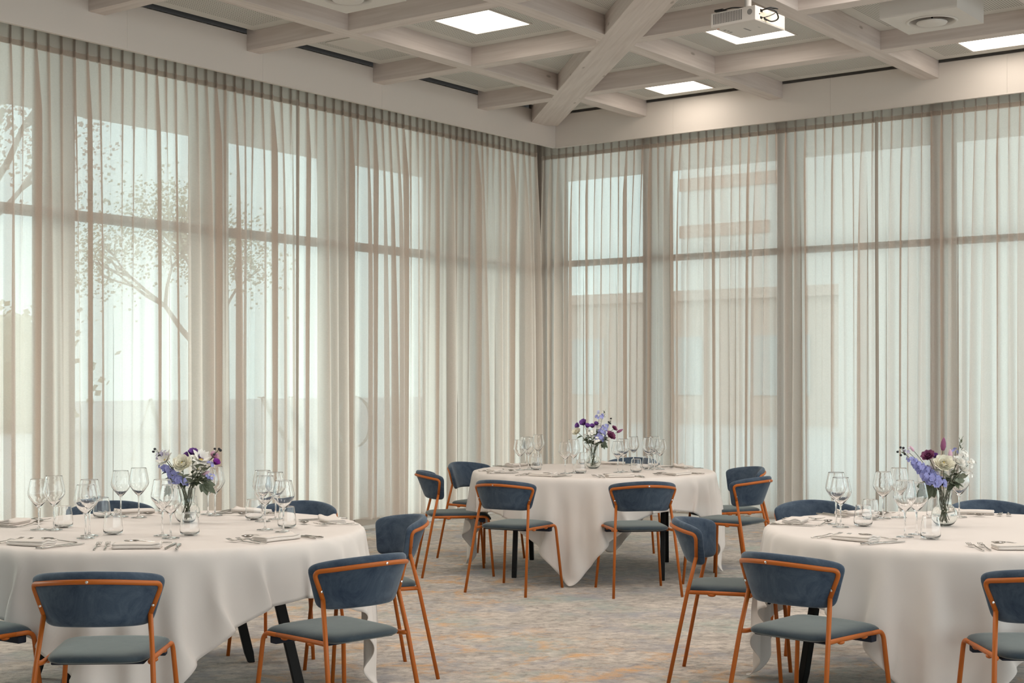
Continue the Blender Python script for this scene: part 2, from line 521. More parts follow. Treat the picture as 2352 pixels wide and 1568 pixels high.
# air diffusers: box, ring, disc
def diffuser(cx, cy, lab):
    r = empty('air_diffuser', (cx, cy, ZP)); tag(r, lab, 'air diffuser', 'boxed ceiling air diffusers')
    s, h = .30, .23
    n = 40
    hr = .175
    # box with a round hole in its underside
    v = []; f = []
    for k in range(n):
        a = 2 * math.pi * (k + .5) / n
        v.append((hr * math.cos(a), hr * math.sin(a), -h))
    for k in range(n):
        a = 2 * math.pi * (k + .5) / n
        m_ = max(abs(math.cos(a)), abs(math.sin(a)))
        v.append((s * math.cos(a) / m_, s * math.sin(a) / m_, -h))
    for k in range(n):
        k2 = (k + 1) % n
        f.append((k, k2, n + k2, n + k))
    b0 = len(v); v += [(-s, -s, -h), (s, -s, -h), (s, s, -h), (-s, s, -h), (-s, -s, 0), (s, -s, 0), (s, s, 0), (-s, s, 0)]
    for q in ((0, 1, 5, 4), (1, 2, 6, 5), (2, 3, 7, 6), (3, 0, 4, 7), (4, 5, 6, 7)): f.append(tuple(b0 + i for i in q))
    # corner triangles
    for (ka, kb, c) in ((4, 5, 2), (14, 15, 3), (24, 25, 0), (34, 35, 1)):
        f.append((n + ka, n + kb, b0 + c))
    mesh_obj('housing', v, f, M['diffwhite'], r)
    mm = MB(); mm.lathe([(hr - .004, -h + .06), (hr - .012, -h + .015), (hr - .002, -h - .006), (hr + .012, -h - .008), (hr + .018, -h - .001)], 48); mm.build('ring', M['diffwhite'], r, True)
    mm = MB(); mm.lathe([(0, -h + .085), (.10, -h + .083), (.165, -h + .06)], 40); mm.build('throat', M['frame'], r, True)
    mm = MB(); mm.lathe([(0, -h - .028), (.06, -h - .027), (.108, -h - .018), (.116, -h - .010), (.112, -h - .004), (.05, -h + .0), (0, -h + .002)], 40); mm.build('disc', M['diffwhite'], r, True)
    mm = MB(); mm.tube([(0, 0, -h - .002), (0, 0, -h + .08)], .007, 8); mm.build('rod', M['black'], r)
    return r
diffuser(5.19, -2.36, 'white box with round air outlet, right of the projector')
diffuser(2.03, -5.53, 'white box with round air outlet cut by the top edge, left of the lights')

# projector hanging under a beam
def projector(cx, cy, zb, rot):
    r = empty('projector', (cx, cy, zb), rot); tag(r, 'white projector hanging from a ceiling beam with black cables', 'projector')
    a, b, h = .19, .21, .108
    o = MB().box(-a, a, -b, b, 0, h).build('body', M['proj'], r); bevel(o, .008, 3)
    # vent grille on the side facing the camera-left (-y side)
    g = MB(); cols, rows = 18, 13
    for i in range(cols):
        for j in range(rows):
            x = -a + .025 + i * .0138; z = .022 + j * .0058
            g.box(x, x + .0075, -b - .0012, -b, z, z + .0036)
    g.build('vent_grille', M['rubber'], r)
    g = MB(); g.lathe([(0, .0012), (.021, .0012), (.021, 0)], 24)
    s = g.build('speaker', M['grey'], r); s.location = (a - .048, -b, .066); s.rotation_euler = (R(90), 0, 0)
    # connector side (+x)
    o = MB().box(a, a + .002, -b + .02, b - .015, .010, h - .010).build('connector_panel', M['projside'], r)
    for (y, z, w, hh) in ((-.15, .07, .03, .02), (-.15, .022, .028, .016), (-.10, .025, .02, .014), (-.165, .05, .012, .006), (-.07, .02, .012, .008), (-.06, .05, .01, .006)):
        MB().box(a + .002, a + .005, y, y + w, z, z + hh).build('socket', M['rubber'], r)
    # prints on the underside
    for q in ((-.010, .004, -.05, .045), (-.15, -.128, -.10, -.085), (-.145, -.128, -.06, -.045), (-.15, -.130, -.02, .0), (.095, .10, -.02, .012)):
        MB().box(q[0], q[1], q[2], q[3], -.001, 0).build('print', M['grey'], r)
    MB().box(-.165, -.148, -.165, -.150, -.001, 0).build('label', plain('orange_sticker', (.6, .16, .04), .5), r)
    # mount
    mt = MB(); mt.box(-.13, .13, -.15, .15, h + .004, h + .012); mt.box(-.17, -.10, -.19, -.10, h + .012, h + .026)
    mt.build('mount_plate', M['rubber'], r)
    mt = MB(); mt.tube([(0, 0, h + .012), (0, 0, ZB - zb - .002)], .026, 16); mt.box(-.06, .06, -.05, .05, ZB - zb - .012, ZB - zb); mt.box(-.045, .045, -.045, .045, h + .012, h + .05)
    mt.build('mount', M['diffwhite'], r)
    cb = MB()
    def cab(pts, rr): cb.tube(smooth_path(pts), rr, 8)
    cab([(a + .004, -.135, .08), (a + .05, -.13, .085), (a + .085, -.08, .075), (a + .075, -.02, .035), (a + .04, -.05, .012), (a + .003, -.09, .03)], .0055)
    cab([(a + .004, -.135, .082), (a + .06, -.10, .10), (a + .075, -.03, .10), (a + .02, .0, .118), (.06, -.05, .122), (-.02, -.14, .122)], .005)
    cab([(a + .003, -.14, .028), (a + .035, -.12, .032), (a + .06, -.06, .06), (a + .06, -.01, .09)], .003)
    cab([(.06, -.16, .118), (-.03, -.18, .128), (-.12, -.17, .122), (-.14, -.13, .12)], .005)
    cb.build('cable', M['rubber'], r, True)
    return r
def smooth_path(pts, n=8):
    P = [Vector(p) for p in pts]
    P = [P[0] * 2 - P[1]] + P + [P[-1] * 2 - P[-2]]
    out = []
    for i in range(1, len(P) - 2):
        for k in range(n):
            t = k / n
            a, b, c, d_ = P[i - 1], P[i], P[i + 1], P[i + 2]
            out.append(.5 * ((2 * b) + (-a + c) * t + (2 * a - 5 * b + 4 * c - d_) * t * t + (-a + 3 * b - 3 * c + d_) * t ** 3))
    out.append(P[-2])
    return out
projector(4.275, -3.64, 4.03, R(-4))

# ------------------------------------------------------------------ curtains
def curtain(axis, a, b, pitch, zbot, label, seed, cap):
    """axis L: along y at x=const; R: along x at y=const. a<b along the wall. Folds stand out into the room."""
    rnd = random.Random(seed)
    npl = max(2, int(round((b - a) / pitch)))
    U = [0, .12, .24, .33, .39, .43, .46, .48, .5, .52, .54, .57, .61, .67, .76, .88]
    topA = [0, .15, .30, .40, .452, .468, .462, .474, .5, .526, .538, .532, .548, .60, .70, .85]
    topD = [0, 0, 0, .001, .005, .014, .026, .036, .040, .036, .026, .014, .005, .001, 0, 0]
    edges = [a]
    for k in range(npl): edges.append(edges[-1] + pitch * rnd.uniform(.86, 1.14))
    sc_ = (b - a) / (edges[-1] - a)
    edges = [a + (e - a) * sc_ for e in edges]
    amp = [rnd.uniform(.06, .145) if rnd.random() < .62 else rnd.uniform(.008, .03) for _ in range(npl)]
    shf = [rnd.uniform(-.30, .30) for _ in range(npl + 1)]
    per = [rnd.uniform(.7, 2.6) if rnd.random() < .7 else rnd.uniform(.5, .9) for _ in range(npl)]
    deep = [1.] * npl
    k = rnd.randint(1, 3)
    while k < npl - 1:
        per[k] = 9.; deep[k] = rnd.uniform(1.6, 2.6); k += rnd.randint(3, 6)
    ph = [rnd.uniform(0, 6.28) for _ in range(6)]
    xc = -.17 if axis == 'L' else .085
    ztop = 4.14
    Zs = [ztop, 4.06, 3.99, 3.945, 3.88, 3.78, 3.65, 3.48, 3.25, 3.0, 2.7, 2.4, 2.1, 1.8, 1.5, 1.2, .9, .6, .35, .2, zbot]
    def pt(k, i, z):
        w = edges[k + 1] - edges[k]
        h = max(0., (3.95 - z))
        s = 1 - math.exp(-(h / per[k]) ** 1.25)
        s2 = 1 - math.exp(-max(0, h - .2) / 1.6)
        u = U[i]
        # a fold further down: soft wave, partly shallow, drifting sideways
        phi = u - .5 + shf[k] * .35 * s2
        A = amp[k] * (1 - abs(2 * u - 1)) + (amp[k] + amp[k - 1 if u < .5 else (k + 1) % npl]) * .5 * abs(2 * u - 1)
        wave = A * (.5 + .5 * math.cos(2 * math.pi * phi)) ** 1.5
        skew = .012 * math.sin(2 * math.pi * u + ph[0] + k * 1.7) * s2
        if deep[k] > 1: wave *= .4
        al = (1 - s) * topA[i] + s * (u + .10 * math.sin(2 * math.pi * u) * -1 * min(1, amp[k] / .05))
        dp = (1 - s) * topD[i] * (1 + (deep[k] - 1) * min(1, h / .5)) + s * wave
        t = edges[k] + al * w + skew + s2 * .02 * math.sin(k * .9 + ph[1])
        dp += s2 * (.014 * math.sin(t * 5.1 + ph[2]) + .010 * math.sin(t * 11.3 + ph[3] + z * .5))
        t = min(max(t, a), b) if 0 < k < npl - 1 else t
        return (xc + dp, t, z) if axis == 'L' else (t, xc - dp, z)
    cols = [(k, i) for k in range(npl) for i in range(len(U))]
    nC = len(cols)
    v = [pt(k, i, z) for z in Zs[2:] for (k, i) in cols]
    rows = len(Zs) - 2
    f = [(r * nC + c, r * nC + c + 1, (r + 1) * nC + c + 1, (r + 1) * nC + c) for r in range(rows - 1) for c in range(nC - 1)]
    root = mesh_obj('curtain', v, f, M['curtain'], None, True)
    tag(root, label, 'curtain', 'sheer pleated curtains')
    zh = [ztop, 4.06, 3.99, 3.945]
    v = [pt(k, i, z) for z in zh for (k, i) in cols]
    off = .004
    v = [(p[0] - off, p[1], p[2]) if axis == 'L' else (p[0], p[1] + off, p[2]) for p in v]
    f = [(r * nC + c, r * nC + c + 1, (r + 1) * nC + c + 1, (r + 1) * nC + c) for r in range(3) for c in range(nC - 1)]
    mesh_obj('heading', v, f, M['heading'], root, True)
    # turned side hem, three layers of cloth, on the closing edge
    for e in cap:
        t0 = a if e == 0 else b
        sg = 1 if e == 0 else -1
        hv = []
        Z2 = Zs[2:]
        for z in Z2:
            for q in (0, .016, .032):
                s2 = 1 - math.exp(-max(0, 3.9 - z) / 1.6)
                dd = .045 + .02 * math.sin(q * 90) + .012 * s2 * math.sin(z * 1.1 + ph[4])
                tt = t0 + sg * (q - .01) + .014 * s2 * math.sin(z * .9 + ph[5])
                hv.append((xc + dd, tt, z) if axis == 'L' else (tt, xc - dd, z))
        hf = [(r * 3 + c, r * 3 + c + 1, r * 3 + c + 4, r * 3 + c + 3) for r in range(len(Z2) - 1) for c in range(2)]
        mesh_obj('side_hem', hv, hf, M['heading'], root, True)
    return root
curtain('L', -9.6, -3.905, .1085, .115, 'sheer pleated curtain at the left end of the left wall', 3, [1])
curtain('L', -3.925, -.115, .1085, .115, 'sheer pleated curtain on the left wall, running into the corner', 5, [])
curtain('R', -.255, 3.765, .1015, .06, 'sheer pleated curtain on the right wall, starting at the corner', 8, [1])
curtain('R', 3.745, 8.6, .1015, .06, 'sheer pleated curtain at the right end of the right wall', 12, [])

# lettering on the outside of the left glazing
def letters():
    root = empty('window_lettering', (GX - .05, -4.1, .79)); tag(root, 'faint white capital letters on the left window glass behind the curtain', 'lettering')
    ml, lt, lo = nt('white_vinyl')
    la = node(lt, 'ShaderNodeBsdfTranslucent', Color=(.95, .97, .97, 1)); lb = node(lt, 'ShaderNodeBsdfDiffuse', Color=(.9, .9, .9, 1)); lm_ = node(lt, 'ShaderNodeMixShader', Fac=.3)
    lt.links.new(la.outputs[0], lm_.inputs[1]); lt.links.new(lb.outputs[0], lm_.inputs[2]); lt.links.new(lm_.outputs[0], lo.inputs[0])
    def stroke(mm, p, q, w0, w1=None):
        w1 = w0 if w1 is None else w1
        p, q = Vector((p[0], p[1])), Vector((q[0], q[1]))
        n_ = Vector((-(q - p).y, (q - p).x)).normalized()
        pts = [p - n_ * w0 / 2, q - n_ * w1 / 2, q + n_ * w1 / 2, p + n_ * w0 / 2]
        v = [(0, a_.x, a_.y) for a_ in pts] + [(-.002, a_.x, a_.y) for a_ in pts]
        mm.add(v, [(0, 1, 2, 3), (7, 6, 5, 4), (0, 4, 5, 1), (1, 5, 6, 2), (2, 6, 7, 3), (3, 7, 4, 0)])
    def arc(mm, cx, cz, rx, rz, a0, a1, wmax, n=20):
        for k in range(n):
            t0, t1 = a0 + (a1 - a0) * k / n, a0 + (a1 - a0) * (k + 1) / n
            w0 = .008 + wmax * abs(math.cos(t0)) ** 1.5; w1 = .008 + wmax * abs(math.cos(t1)) ** 1.5
            stroke(mm, (cx + rx * math.cos(t0), cz + rz * math.sin(t0)), (cx + rx * math.cos(t1), cz + rz * math.sin(t1)), w0, w1)
    H = .50
    def serif(mm, x, z): stroke(mm, (x - .045, z), (x + .045, z), .012)
    def put(y0, fn):
        mm = MB(); fn(mm)
        o = mm.build('letter', ml, root); o.location = (0, y0, 0)
    def A(mm):
        stroke(mm, (-.19, 0), (0, H), .012); stroke(mm, (0, H), (.20, 0), .045); stroke(mm, (-.11, .18), (.12, .18), .012); serif(mm, -.19, 0); serif(mm, .20, 0)
    def Rr(mm):
        stroke(mm, (-.12, 0), (-.12, H), .045); arc(mm, -.02, .37, .125, .125, R(-90), R(90), .035)
        stroke(mm, (-.12, H - .006), (-.02, H - .006), .012); stroke(mm, (-.12, .247), (-.02, .247), .012); stroke(mm, (0, .25), (.17, 0), .042); serif(mm, -.12, 0); serif(mm, .17, 0); serif(mm, -.14, H)
    def N(mm):
        stroke(mm, (-.19, 0), (-.19, H), .012); stroke(mm, (.19, 0), (.19, H), .012); stroke(mm, (-.19, H), (.19, 0), .048); serif(mm, -.19, 0); serif(mm, -.2, H); serif(mm, .19, H)
    def O(mm): arc(mm, 0, .25, .24, .25, 0, R(360), .042, 40)
    put(-1.25, A); put(-.57, Rr); put(.21, N); put(1.24, O)
letters()

# ------------------------------------------------------------------ tables and cloths
TAB = {'middle': (3.16, -4.014, R(118.8)), 'left': (3.925, -8.78, R(59.4)), 'right': (6.93, -6.61, R(126.7 + 25))}
TR = .925; ZT = .752
def table(name):
    cx, cy, rot = TAB[name]
    r = empty('round_table', (cx, cy, 0), rot)
    tag(r, {'middle': 'round table with black legs under the cloth, farthest from the camera', 'left': 'round table with slanted black legs under the cloth at the left', 'right': 'round table with black legs under the cloth at the right'}[name], 'table', 'round banquet tables')
    t = MB(); t.lathe([(0, ZT - .032), (TR - .048, ZT - .032), (TR - .042, ZT - .028), (TR - .042, ZT - .014), (TR - .050, ZT - .008), (0, ZT - .008)], 72)
    t.build('tabletop', M['top'], r, False)
    for sy in (-1, 1):
        fr = MB(); fr.box(-.40, .40, sy * .54 - .02, sy * .54 + .02, ZT - .074, ZT - .034); fr.build('rail', M['legblack'], r)
        for sx in (-1, 1):
            # slanted flat bar, x: along the frame
            a, b, w, th = sx * .355, sx * .525, .023, .017
            l = MB()
            v = []
            for (x, z, ww) in ((b, 0, w * .72), (b - sx * .012, .05, w), (a, ZT - .04, w)):
                v += [(x - ww, sy * .54 - th, z), (x + ww, sy * .54 - th, z), (x + ww, sy * .54 + th, z), (x - ww, sy * .54 + th, z)]
            f = [(3, 2, 1, 0), (8, 9, 10, 11)]
            for q in (0, 4):
                for k in range(4): f.append((q + k, q + (k + 1) % 4, q + 4 + (k + 1) % 4, q + 4 + k))
            l.add(v, f)
            o = l.build('leg', M['legblack'], r); bevel(o, .003, 1)
    return r

def drape(seed, s=2.30, n=78, SHK=.9, Rr=.930, zt=ZT + .0035):
    """square cloth laid over a round board: position based relaxation"""
    rs = np.random.RandomState(seed)
    g = np.linspace(-s / 2, s / 2, n)
    X, Y = np.meshgrid(g, g, indexing='ij')
    P = np.stack([X, Y, np.full_like(X, zt + .002)], -1)
    # slack corner rounding is left to the solver; tiny noise breaks the symmetry
    P[..., 2] += rs.rand(n, n) * .001
    for k in range(3):
        a, ph = rs.uniform(3, 7), rs.uniform(0, 6.28)
        P[..., 2] += .004 * (np.hypot(X, Y) > Rr) * np.sin(a * np.arctan2(Y, X) * 2 + ph)
    V = np.zeros_like(P)
    h0 = s / (n - 1)
    def con(A, B, L, k):
        d = B - A
        l = np.linalg.norm(d, axis=-1, keepdims=True) + 1e-9
        c = d * ((l - L) / l) * (.5 * k)
        return A + c, B - c
    dt = .022
    for step in range(260):
        damp = .985 if step < 180 else .93
        V[..., 2] -= 9.8 * dt
        Q = P + V * dt
        for it in range(14):
            for o in (0, 1):
                a, b = Q[o:n - 1:2], Q[o + 1:n:2]; m = min(len(a), len(b)); Q[o:n - 1:2][:m], Q[o + 1:n:2][:m] = con(a[:m].copy(), b[:m].copy(), h0, 1.)
                a, b = Q[:, o:n - 1:2], Q[:, o + 1:n:2]; m = min(a.shape[1], b.shape[1]); Q[:, o:n - 1:2][:, :m], Q[:, o + 1:n:2][:, :m] = con(a[:, :m].copy(), b[:, :m].copy(), h0, 1.)
            # shear
            for oi in (0, 1):
                for oj in (0, 1):
                    ni, nj = (n - oi) // 2, (n - oj) // 2
                    a = Q[oi:oi + 2 * ni:2, oj:oj + 2 * nj:2]; b = Q[oi + 1:oi + 2 * ni:2, oj + 1:oj + 2 * nj:2]
                    A2, B2 = con(a.copy(), b.copy(), h0 * 2 ** .5, SHK); Q[oi:oi + 2 * ni:2, oj:oj + 2 * nj:2] = A2; Q[oi + 1:oi + 2 * ni:2, oj + 1:oj + 2 * nj:2] = B2
                    a = Q[oi:oi + 2 * ni:2, oj + 1:oj + 2 * nj:2]; b = Q[oi + 1:oi + 2 * ni:2, oj:oj + 2 * nj:2]
                    A2, B2 = con(a.copy(), b.copy(), h0 * 2 ** .5, SHK); Q[oi:oi + 2 * ni:2, oj + 1:oj + 2 * nj:2] = A2; Q[oi + 1:oi + 2 * ni:2, oj:oj + 2 * nj:2] = B2
            # bending over four cells
            for st, kk in ((2, .14), (4, .14)):
                for o in range(st):
                    idx = np.arange(o, n - st, 2 * st)
                    for w in (0,):
                        a, b = Q[idx], Q[idx + st]; A2, B2 = con(a, b, h0 * st, kk); Q[idx] = A2; Q[idx + st] = B2
                        a, b = Q[:, idx], Q[:, idx + st]; A2, B2 = con(a, b, h0 * st, kk); Q[:, idx] = A2; Q[:, idx + st] = B2
            r = np.hypot(Q[..., 0], Q[..., 1])
            on = (r < Rr - .004) & (Q[..., 2] > zt - .05)
            Q[..., 2] = np.where(on, np.maximum(Q[..., 2], zt), Q[..., 2])
            ins = (r < Rr) & ~on & (Q[..., 2] > .3 * 0)
            sc = np.where(ins, (Rr - r) * .5 / np.maximum(r, 1e-6), 0)
            Q[..., 0] += Q[..., 0] * sc; Q[..., 1] += Q[..., 1] * sc
            Q[..., 2] = np.maximum(Q[..., 2], .012)
        V = (Q - P) / dt * damp
        on = (np.hypot(Q[..., 0], Q[..., 1]) < Rr) & (Q[..., 2] > zt - .01)
        V[..., :2] *= np.where(on, .2, 1.)[..., None]
        P = Q
    r = np.hypot(P[..., 0], P[..., 1])
    P[..., 2] = np.where(r < Rr - .012, zt, np.minimum(P[..., 2], zt))
    hang = np.clip((zt - .03 - P[..., 2]) / .22, 0, 1); th = np.arctan2(P[..., 1], P[..., 0])
    wv = np.zeros_like(th)
    for kf, am in ((9, .010), (14, .007), (23, .003)): wv += am * np.sin(kf * th + rs.uniform(0, 6.28))
    wv = (wv + .006) * hang ** 1.3
    P[..., 0] += np.cos(th) * wv; P[..., 1] += np.sin(th) * wv
    # rotate the board square so the corners point along +-x and +-y
    c = math.cos(R(45)); sN = math.sin(R(45))
    P = np.stack([P[..., 0] * c - P[..., 1] * sN, P[..., 0] * sN + P[..., 1] * c, P[..., 2]], -1)
    return P

CLOTH_AZ = {'middle': R(-65.5), 'left': R(-47.2), 'right': R(-75.5)}
for k, nm in enumerate(('middle', 'left', 'right')):
    table(nm)
    P = drape(11 + k)
    n = P.shape[0]
    v = P.reshape(-1, 3)
    f = [(i * n + j, (i + 1) * n + j, (i + 1) * n + j + 1, i * n + j + 1) for i in range(n - 1) for j in range(n - 1)]
    o = mesh_obj('tablecloth', v, f, M['cloth'], None, True, (TAB[nm][0], TAB[nm][1], 0), CLOTH_AZ[nm])
    sb = o.modifiers.new('smooth', 'SUBSURF'); sb.levels = 1; sb.render_levels = 1
    so = o.modifiers.new('thickness', 'SOLIDIFY'); so.thickness = .0022; so.offset = 1.
    tag(o, {'middle': 'white cloth with a point hanging to the carpet on the farthest table', 'left': 'white cloth draped over the big table at the left', 'right': 'white cloth draped over the table at the right edge'}[nm], 'tablecloth', 'white tablecloths')

# ------------------------------------------------------------------ chairs
TRAD = .0095
def yout(x, z): return -.283 + (.756 - z) * .40 + 2.75 * x * x
def pad_mesh(fn, nu, nv, th, p=7, round_k=5.):
    """pillow: fn(u,v) -> (centre, normal)"""
    top, bot = [], []
    for j in range(nv + 1):
        for i in range(nu + 1):
            u, v = -1 + 2 * i / nu, -1 + 2 * j / nv
            # crowd samples at the rim
            u = math.copysign(1 - (1 - abs(u)) ** 1.6, u); v = math.copysign(1 - (1 - abs(v)) ** 1.6, v)
            m = max(abs(u), abs(v))
            if m > 1e-6:
                s = m / (abs(u) ** round_k + abs(v) ** round_k) ** (1 / round_k)
                uu, vv = u * s, v * s
            else: uu, vv = u, v
            pr = math.sqrt(max(0., 1 - m ** p))
            c, nr, t_ = fn(uu, vv)
            top.append(Vector(c) + Vector(nr) * t_ / 2 * pr)
            bot.append(Vector(c) - Vector(nr) * t_ / 2 * pr)
    W = nu + 1
    v = top + bot; o = len(top); f = []
    for j in range(nv):
        for i in range(nu):
            a = j * W + i
            f.append((a, a + 1, a + W + 1, a + W)); f.append((o + a, o + a + W, o + a + W + 1, o + a + 1))
    # weld the rim
    return v, f
def weld(o, dist=1e-4):
    m = o.modifiers.new('weld', 'WELD'); m.merge_threshold = dist
    return o

def make_chair():
    r = empty('dining_chair', (0, 0, 0))
    kink = (.187, -.133, .606)
    zt_ = .735
    for sg in (-1, 1):
        # rear leg from the foot to the kink
        l = MB(); l.tube([(sg * .235, -.26, 0), (sg * .203, -.172, .442), (sg * kink[0], kink[1], kink[2])], TRAD, 12)
        l.build('leg', M['orange'], r, True)
        # front leg, bending over into the seat rail
        l = MB(); p = fillet([(sg * .235, .27, 0), (sg * .199, .236, .437), (sg * .196, .15, .438)], .035, 6); l.tube(p, TRAD, 12)
        l.build('leg', M['orange'], r, True)
        s = MB(); p = fillet([(sg * .196, .15, .438), (sg * .188, -.10, .438), (sg * .190, -.155, .438), (sg * .203, -.172, .440)], [.1, .03], 4); s.tube(p, TRAD, 12)
        for yy in (.11, -.06): s.ball((sg * .190, yy, .428), .012, .02, .008)
        s.build('seat_rail', M['orange'], r, True)
    # back frame: kink - corner - bow - corner - kink
    def tp(x, z): return (x, yout(x, z) - TRAD * .6, z + .006 - .026 * (x / .222) ** 2)
    path = [kink, (.2045, -.131, .665), (.2215, -.130, .722)]
    bow = [tp(x, zt_) for x in [.222 - .444 * k / 22 for k in range(23)]]
    c1 = Vector((.2275, -.128, .7135))
    pts = fillet([kink, c1, bow[2]], .030, 6)[:-1] + bow[2:-2]
    left = [Vector((-p[0], p[1], p[2])) for p in reversed(fillet([kink, c1, bow[2]], .030, 6)[:-1])]
    b = MB(); b.tube(pts + left, TRAD, 12); b.build('back_frame', M['orange'], r, True)
    y0 = yout(0, zt_) - TRAD * 1.6
    for (c_, r_) in (((0, y0 - .0008, zt_ + .006), .0052), ((-.1985, -.133 - TRAD, .637), .0045), ((.1985, -.133 - TRAD, .637), .0045)):
        v, f = rot_disc(c_, r_)
        mesh_obj('screw', v, f, M['chrome'], r)
    # backrest pad
    def bf(u, v):
        w = .213 + .029 * v
        x = u * w
        z = .668 + .098 * v + (.5 + .5 * v) * (.008 - .028 * u * u) - (.5 - .5 * v) * .012 * u * u
        y = yout(x, z) + .021
        n = Vector((-5.5 * x, 1, .40)).normalized()
        return (x, y, z), n, .040
    v, f = pad_mesh(bf, 36, 18, .04, 9, 8.)
    o = mesh_obj('backrest', v, f, M['velvet'], r, True); weld(o)
    # piping along the rim of the pad
    # seat pad with waterfall front
    def sf(u, v):
        y = -.185 + (.5 + .5 * v) * .455
        w = .178 + .027 * (.5 + .5 * v)
        x = u * w
        if v < 0: y -= .018 * (1 - u * u) * (-v)
        drop = 0.
        if y > .19: drop = (y - .19) ** 2 * 7.0
        z = .452 - drop - .004 * u * u
        th = .040
        n = Vector((0, min(1.2, max(0, (y - .19)) * 12), 1)).normalized()
        return (x, y, z), n, th
    v, f = pad_mesh(sf, 20, 24, .04, 8, 6.)
    o = mesh_obj('seat', v, f, M['velvet_seat'], r, True); weld(o)
    d_ = MB(); d_.box(-.165, .165, -.13, .17, .424, .434); d_.box(-.185, .185, .175, .215, .395, .425)
    o = d_.build('seat_base', M['dark_wrap'], r); bevel(o, .006)
    return r
def rot_disc(c, rad, n=14):
    v = [(c[0], c[1] - .0012, c[2])]
    for k in range(n):
        a = 2 * math.pi * k / n
        v.append((c[0] + rad * math.cos(a), c[1], c[2] + rad * math.sin(a)))
    return v, [(0, 1 + k, 1 + (k + 1) % n) for k in range(n)]

CHAIRS = [
 (4.845, -9.808, 40.0, 'blue velvet chair with orange frame, nearest the camera at the left table'),
 (4.038, -9.929, 3.4, 'blue velvet chair cut off by the left edge of the picture'),
 (5.236, -8.982, 81.5, 'blue velvet chair seen from behind at the right of the left table, in front'),
 (4.430, -7.915, 150.7, 'blue velvet chair half hidden behind another at the right of the left table'),
 (2.837, -8.250, 226.7, 'dark blue chair behind the left table, left of the flowers, top of its back showing'),
 (3.607, -7.668, 205.0, 'dark blue chair behind the left table, right of the flowers, top of its back showing'),
 (3.309, -5.234, 7.2, 'blue chair seen from behind at the middle table, left of the hanging cloth point'),
 (4.047, -4.808, 46.2, 'blue chair seen from behind at the middle table, right of the hanging cloth point'),
 (2.426, -4.809, 316.7, 'blue chair in side view at the left of the middle table, outermost'),
 (2.030, -3.970, 264.0, 'blue chair facing the camera at the far left of the middle table'),
 (2.680, -2.708, 203.3, 'dark blue chair behind the middle table, only its top edge showing'),
 (3.931, -3.273, 148.3, 'blue chair at the far right of the middle table, behind another chair'),
 (4.371, -4.057, 89.0, 'blue chair at the right of the middle table, its back turned to the camera'),
 (5.886, -6.956, 290.6, 'blue chair in side view at the left of the right table'),
 (6.706, -7.845, 352.0, 'blue chair seen from behind in front of the right table'),
 (7.557, -7.708, 34.5, 'blue chair cut off by the right edge of the picture'),
 (5.888, -5.920, 215.3, 'dark blue chair behind the right table, left of its flowers, back top showing'),
 (6.643, -5.346, 212.0, 'dark blue chair behind the right table, right of its flowers, back top showing'),
]
proto = make_chair()
for i, (x, y, a, lab) in enumerate(CHAIRS):
    if i == 0:
        c = proto; c.location = (x, y, 0); c.rotation_euler = (0, 0, R(a))
    else:
        c = copy_tree(proto, (x, y, 0), R(a))
    tag(c, lab, 'chair', 'blue velvet chairs with orange frames')

# ------------------------------------------------------------------ glassware
ZC = ZT + .0075
def wine_profile(h):
    s = h / .243
    out = [(0, .0), (.030, .0), (.036, .0), (.0375, .0003), (.0382, .0011), (.0376, .0022), (.0355, .0030), (.020, .0050), (.008, .0085), (.0042, .016), (.0036, .05), (.0036, .085), (.0050, .103), (.012, .113), (.030, .134), (.0455, .157), (.0498, .170), (.0490, .180), (.0440, .208), (.0395, .2295), (.0371, .2405), (.0366, .2425), (.0363, .2430)]
    inn = [(.0361, .2430), (.0359, .2425), (.0364, .2403), (.0388, .2293), (.0433, .208), (.0483, .180), (.0491, .1702), (.0448, .1575), (.0293, .1350), (.0105, .1148), (.004, .1105), (0, .1095)]
    return [(r * (.95 + .05 * s), z * s) for r, z in out + inn]
def mesh_of(prof, name, n=44):
    v, f = lathe_geo(prof, n)
    me = bpy.data.meshes.new(name); me.from_pydata(v, [], f); me.update()
    me.polygons.foreach_set('use_smooth', [True] * len(me.polygons))
    return me
me_big = mesh_of(wine_profile(.247), 'wine_glass'); me_big.materials.append(M['glass'])
me_small = mesh_of(wine_profile(.231), 'wine_glass'); me_small.materials.append(M['glass'])
tum = [(0, 0), (.026, 0), (.032, .0008), (.0385, .006), (.0425, .016), (.0428, .030), (.039, .065), (.0351, .090), (.0338, .0970), (.0334, .0986), (.0331, .0990), (.0325, .0990), (.0324, .0986), (.0328, .0968), (.0341, .0897), (.0380, .065), (.0413, .030), (.041, .018), (.036, .010), (.026, .0075), (0, .007)]
me_tum = mesh_of(tum, 'water_tumbler'); me_tum.materials.append(M['glass'])
SET = {
 'left': [(313, 'nearest the camera on the left table'), (278, "by the left table's near left edge"), (203, "by the left table's far left edge"), (151, "before the left table's rear left chair"), (107, "before the left table's rear right chair"), (56, "at the left table's far right end"), (357, "at the left table's near right side")],
 'middle': [(236, "at the middle table's left end"), (175, "at the middle table's far left side"), (276, "before the middle table's front left chair"), (317, "before the middle table's front right chair"), (355, "at the middle table's right end"), (60, "at the middle table's far right side"), (112, "before the middle table's rear chair")],
 'right': [(194, "at the right table's left end"), (253, "at the right table's near left side"), (153, "before the right table's rear left chair"), (107, "before the right table's rear right chair"), (303, "at the right table's near right side")],
}
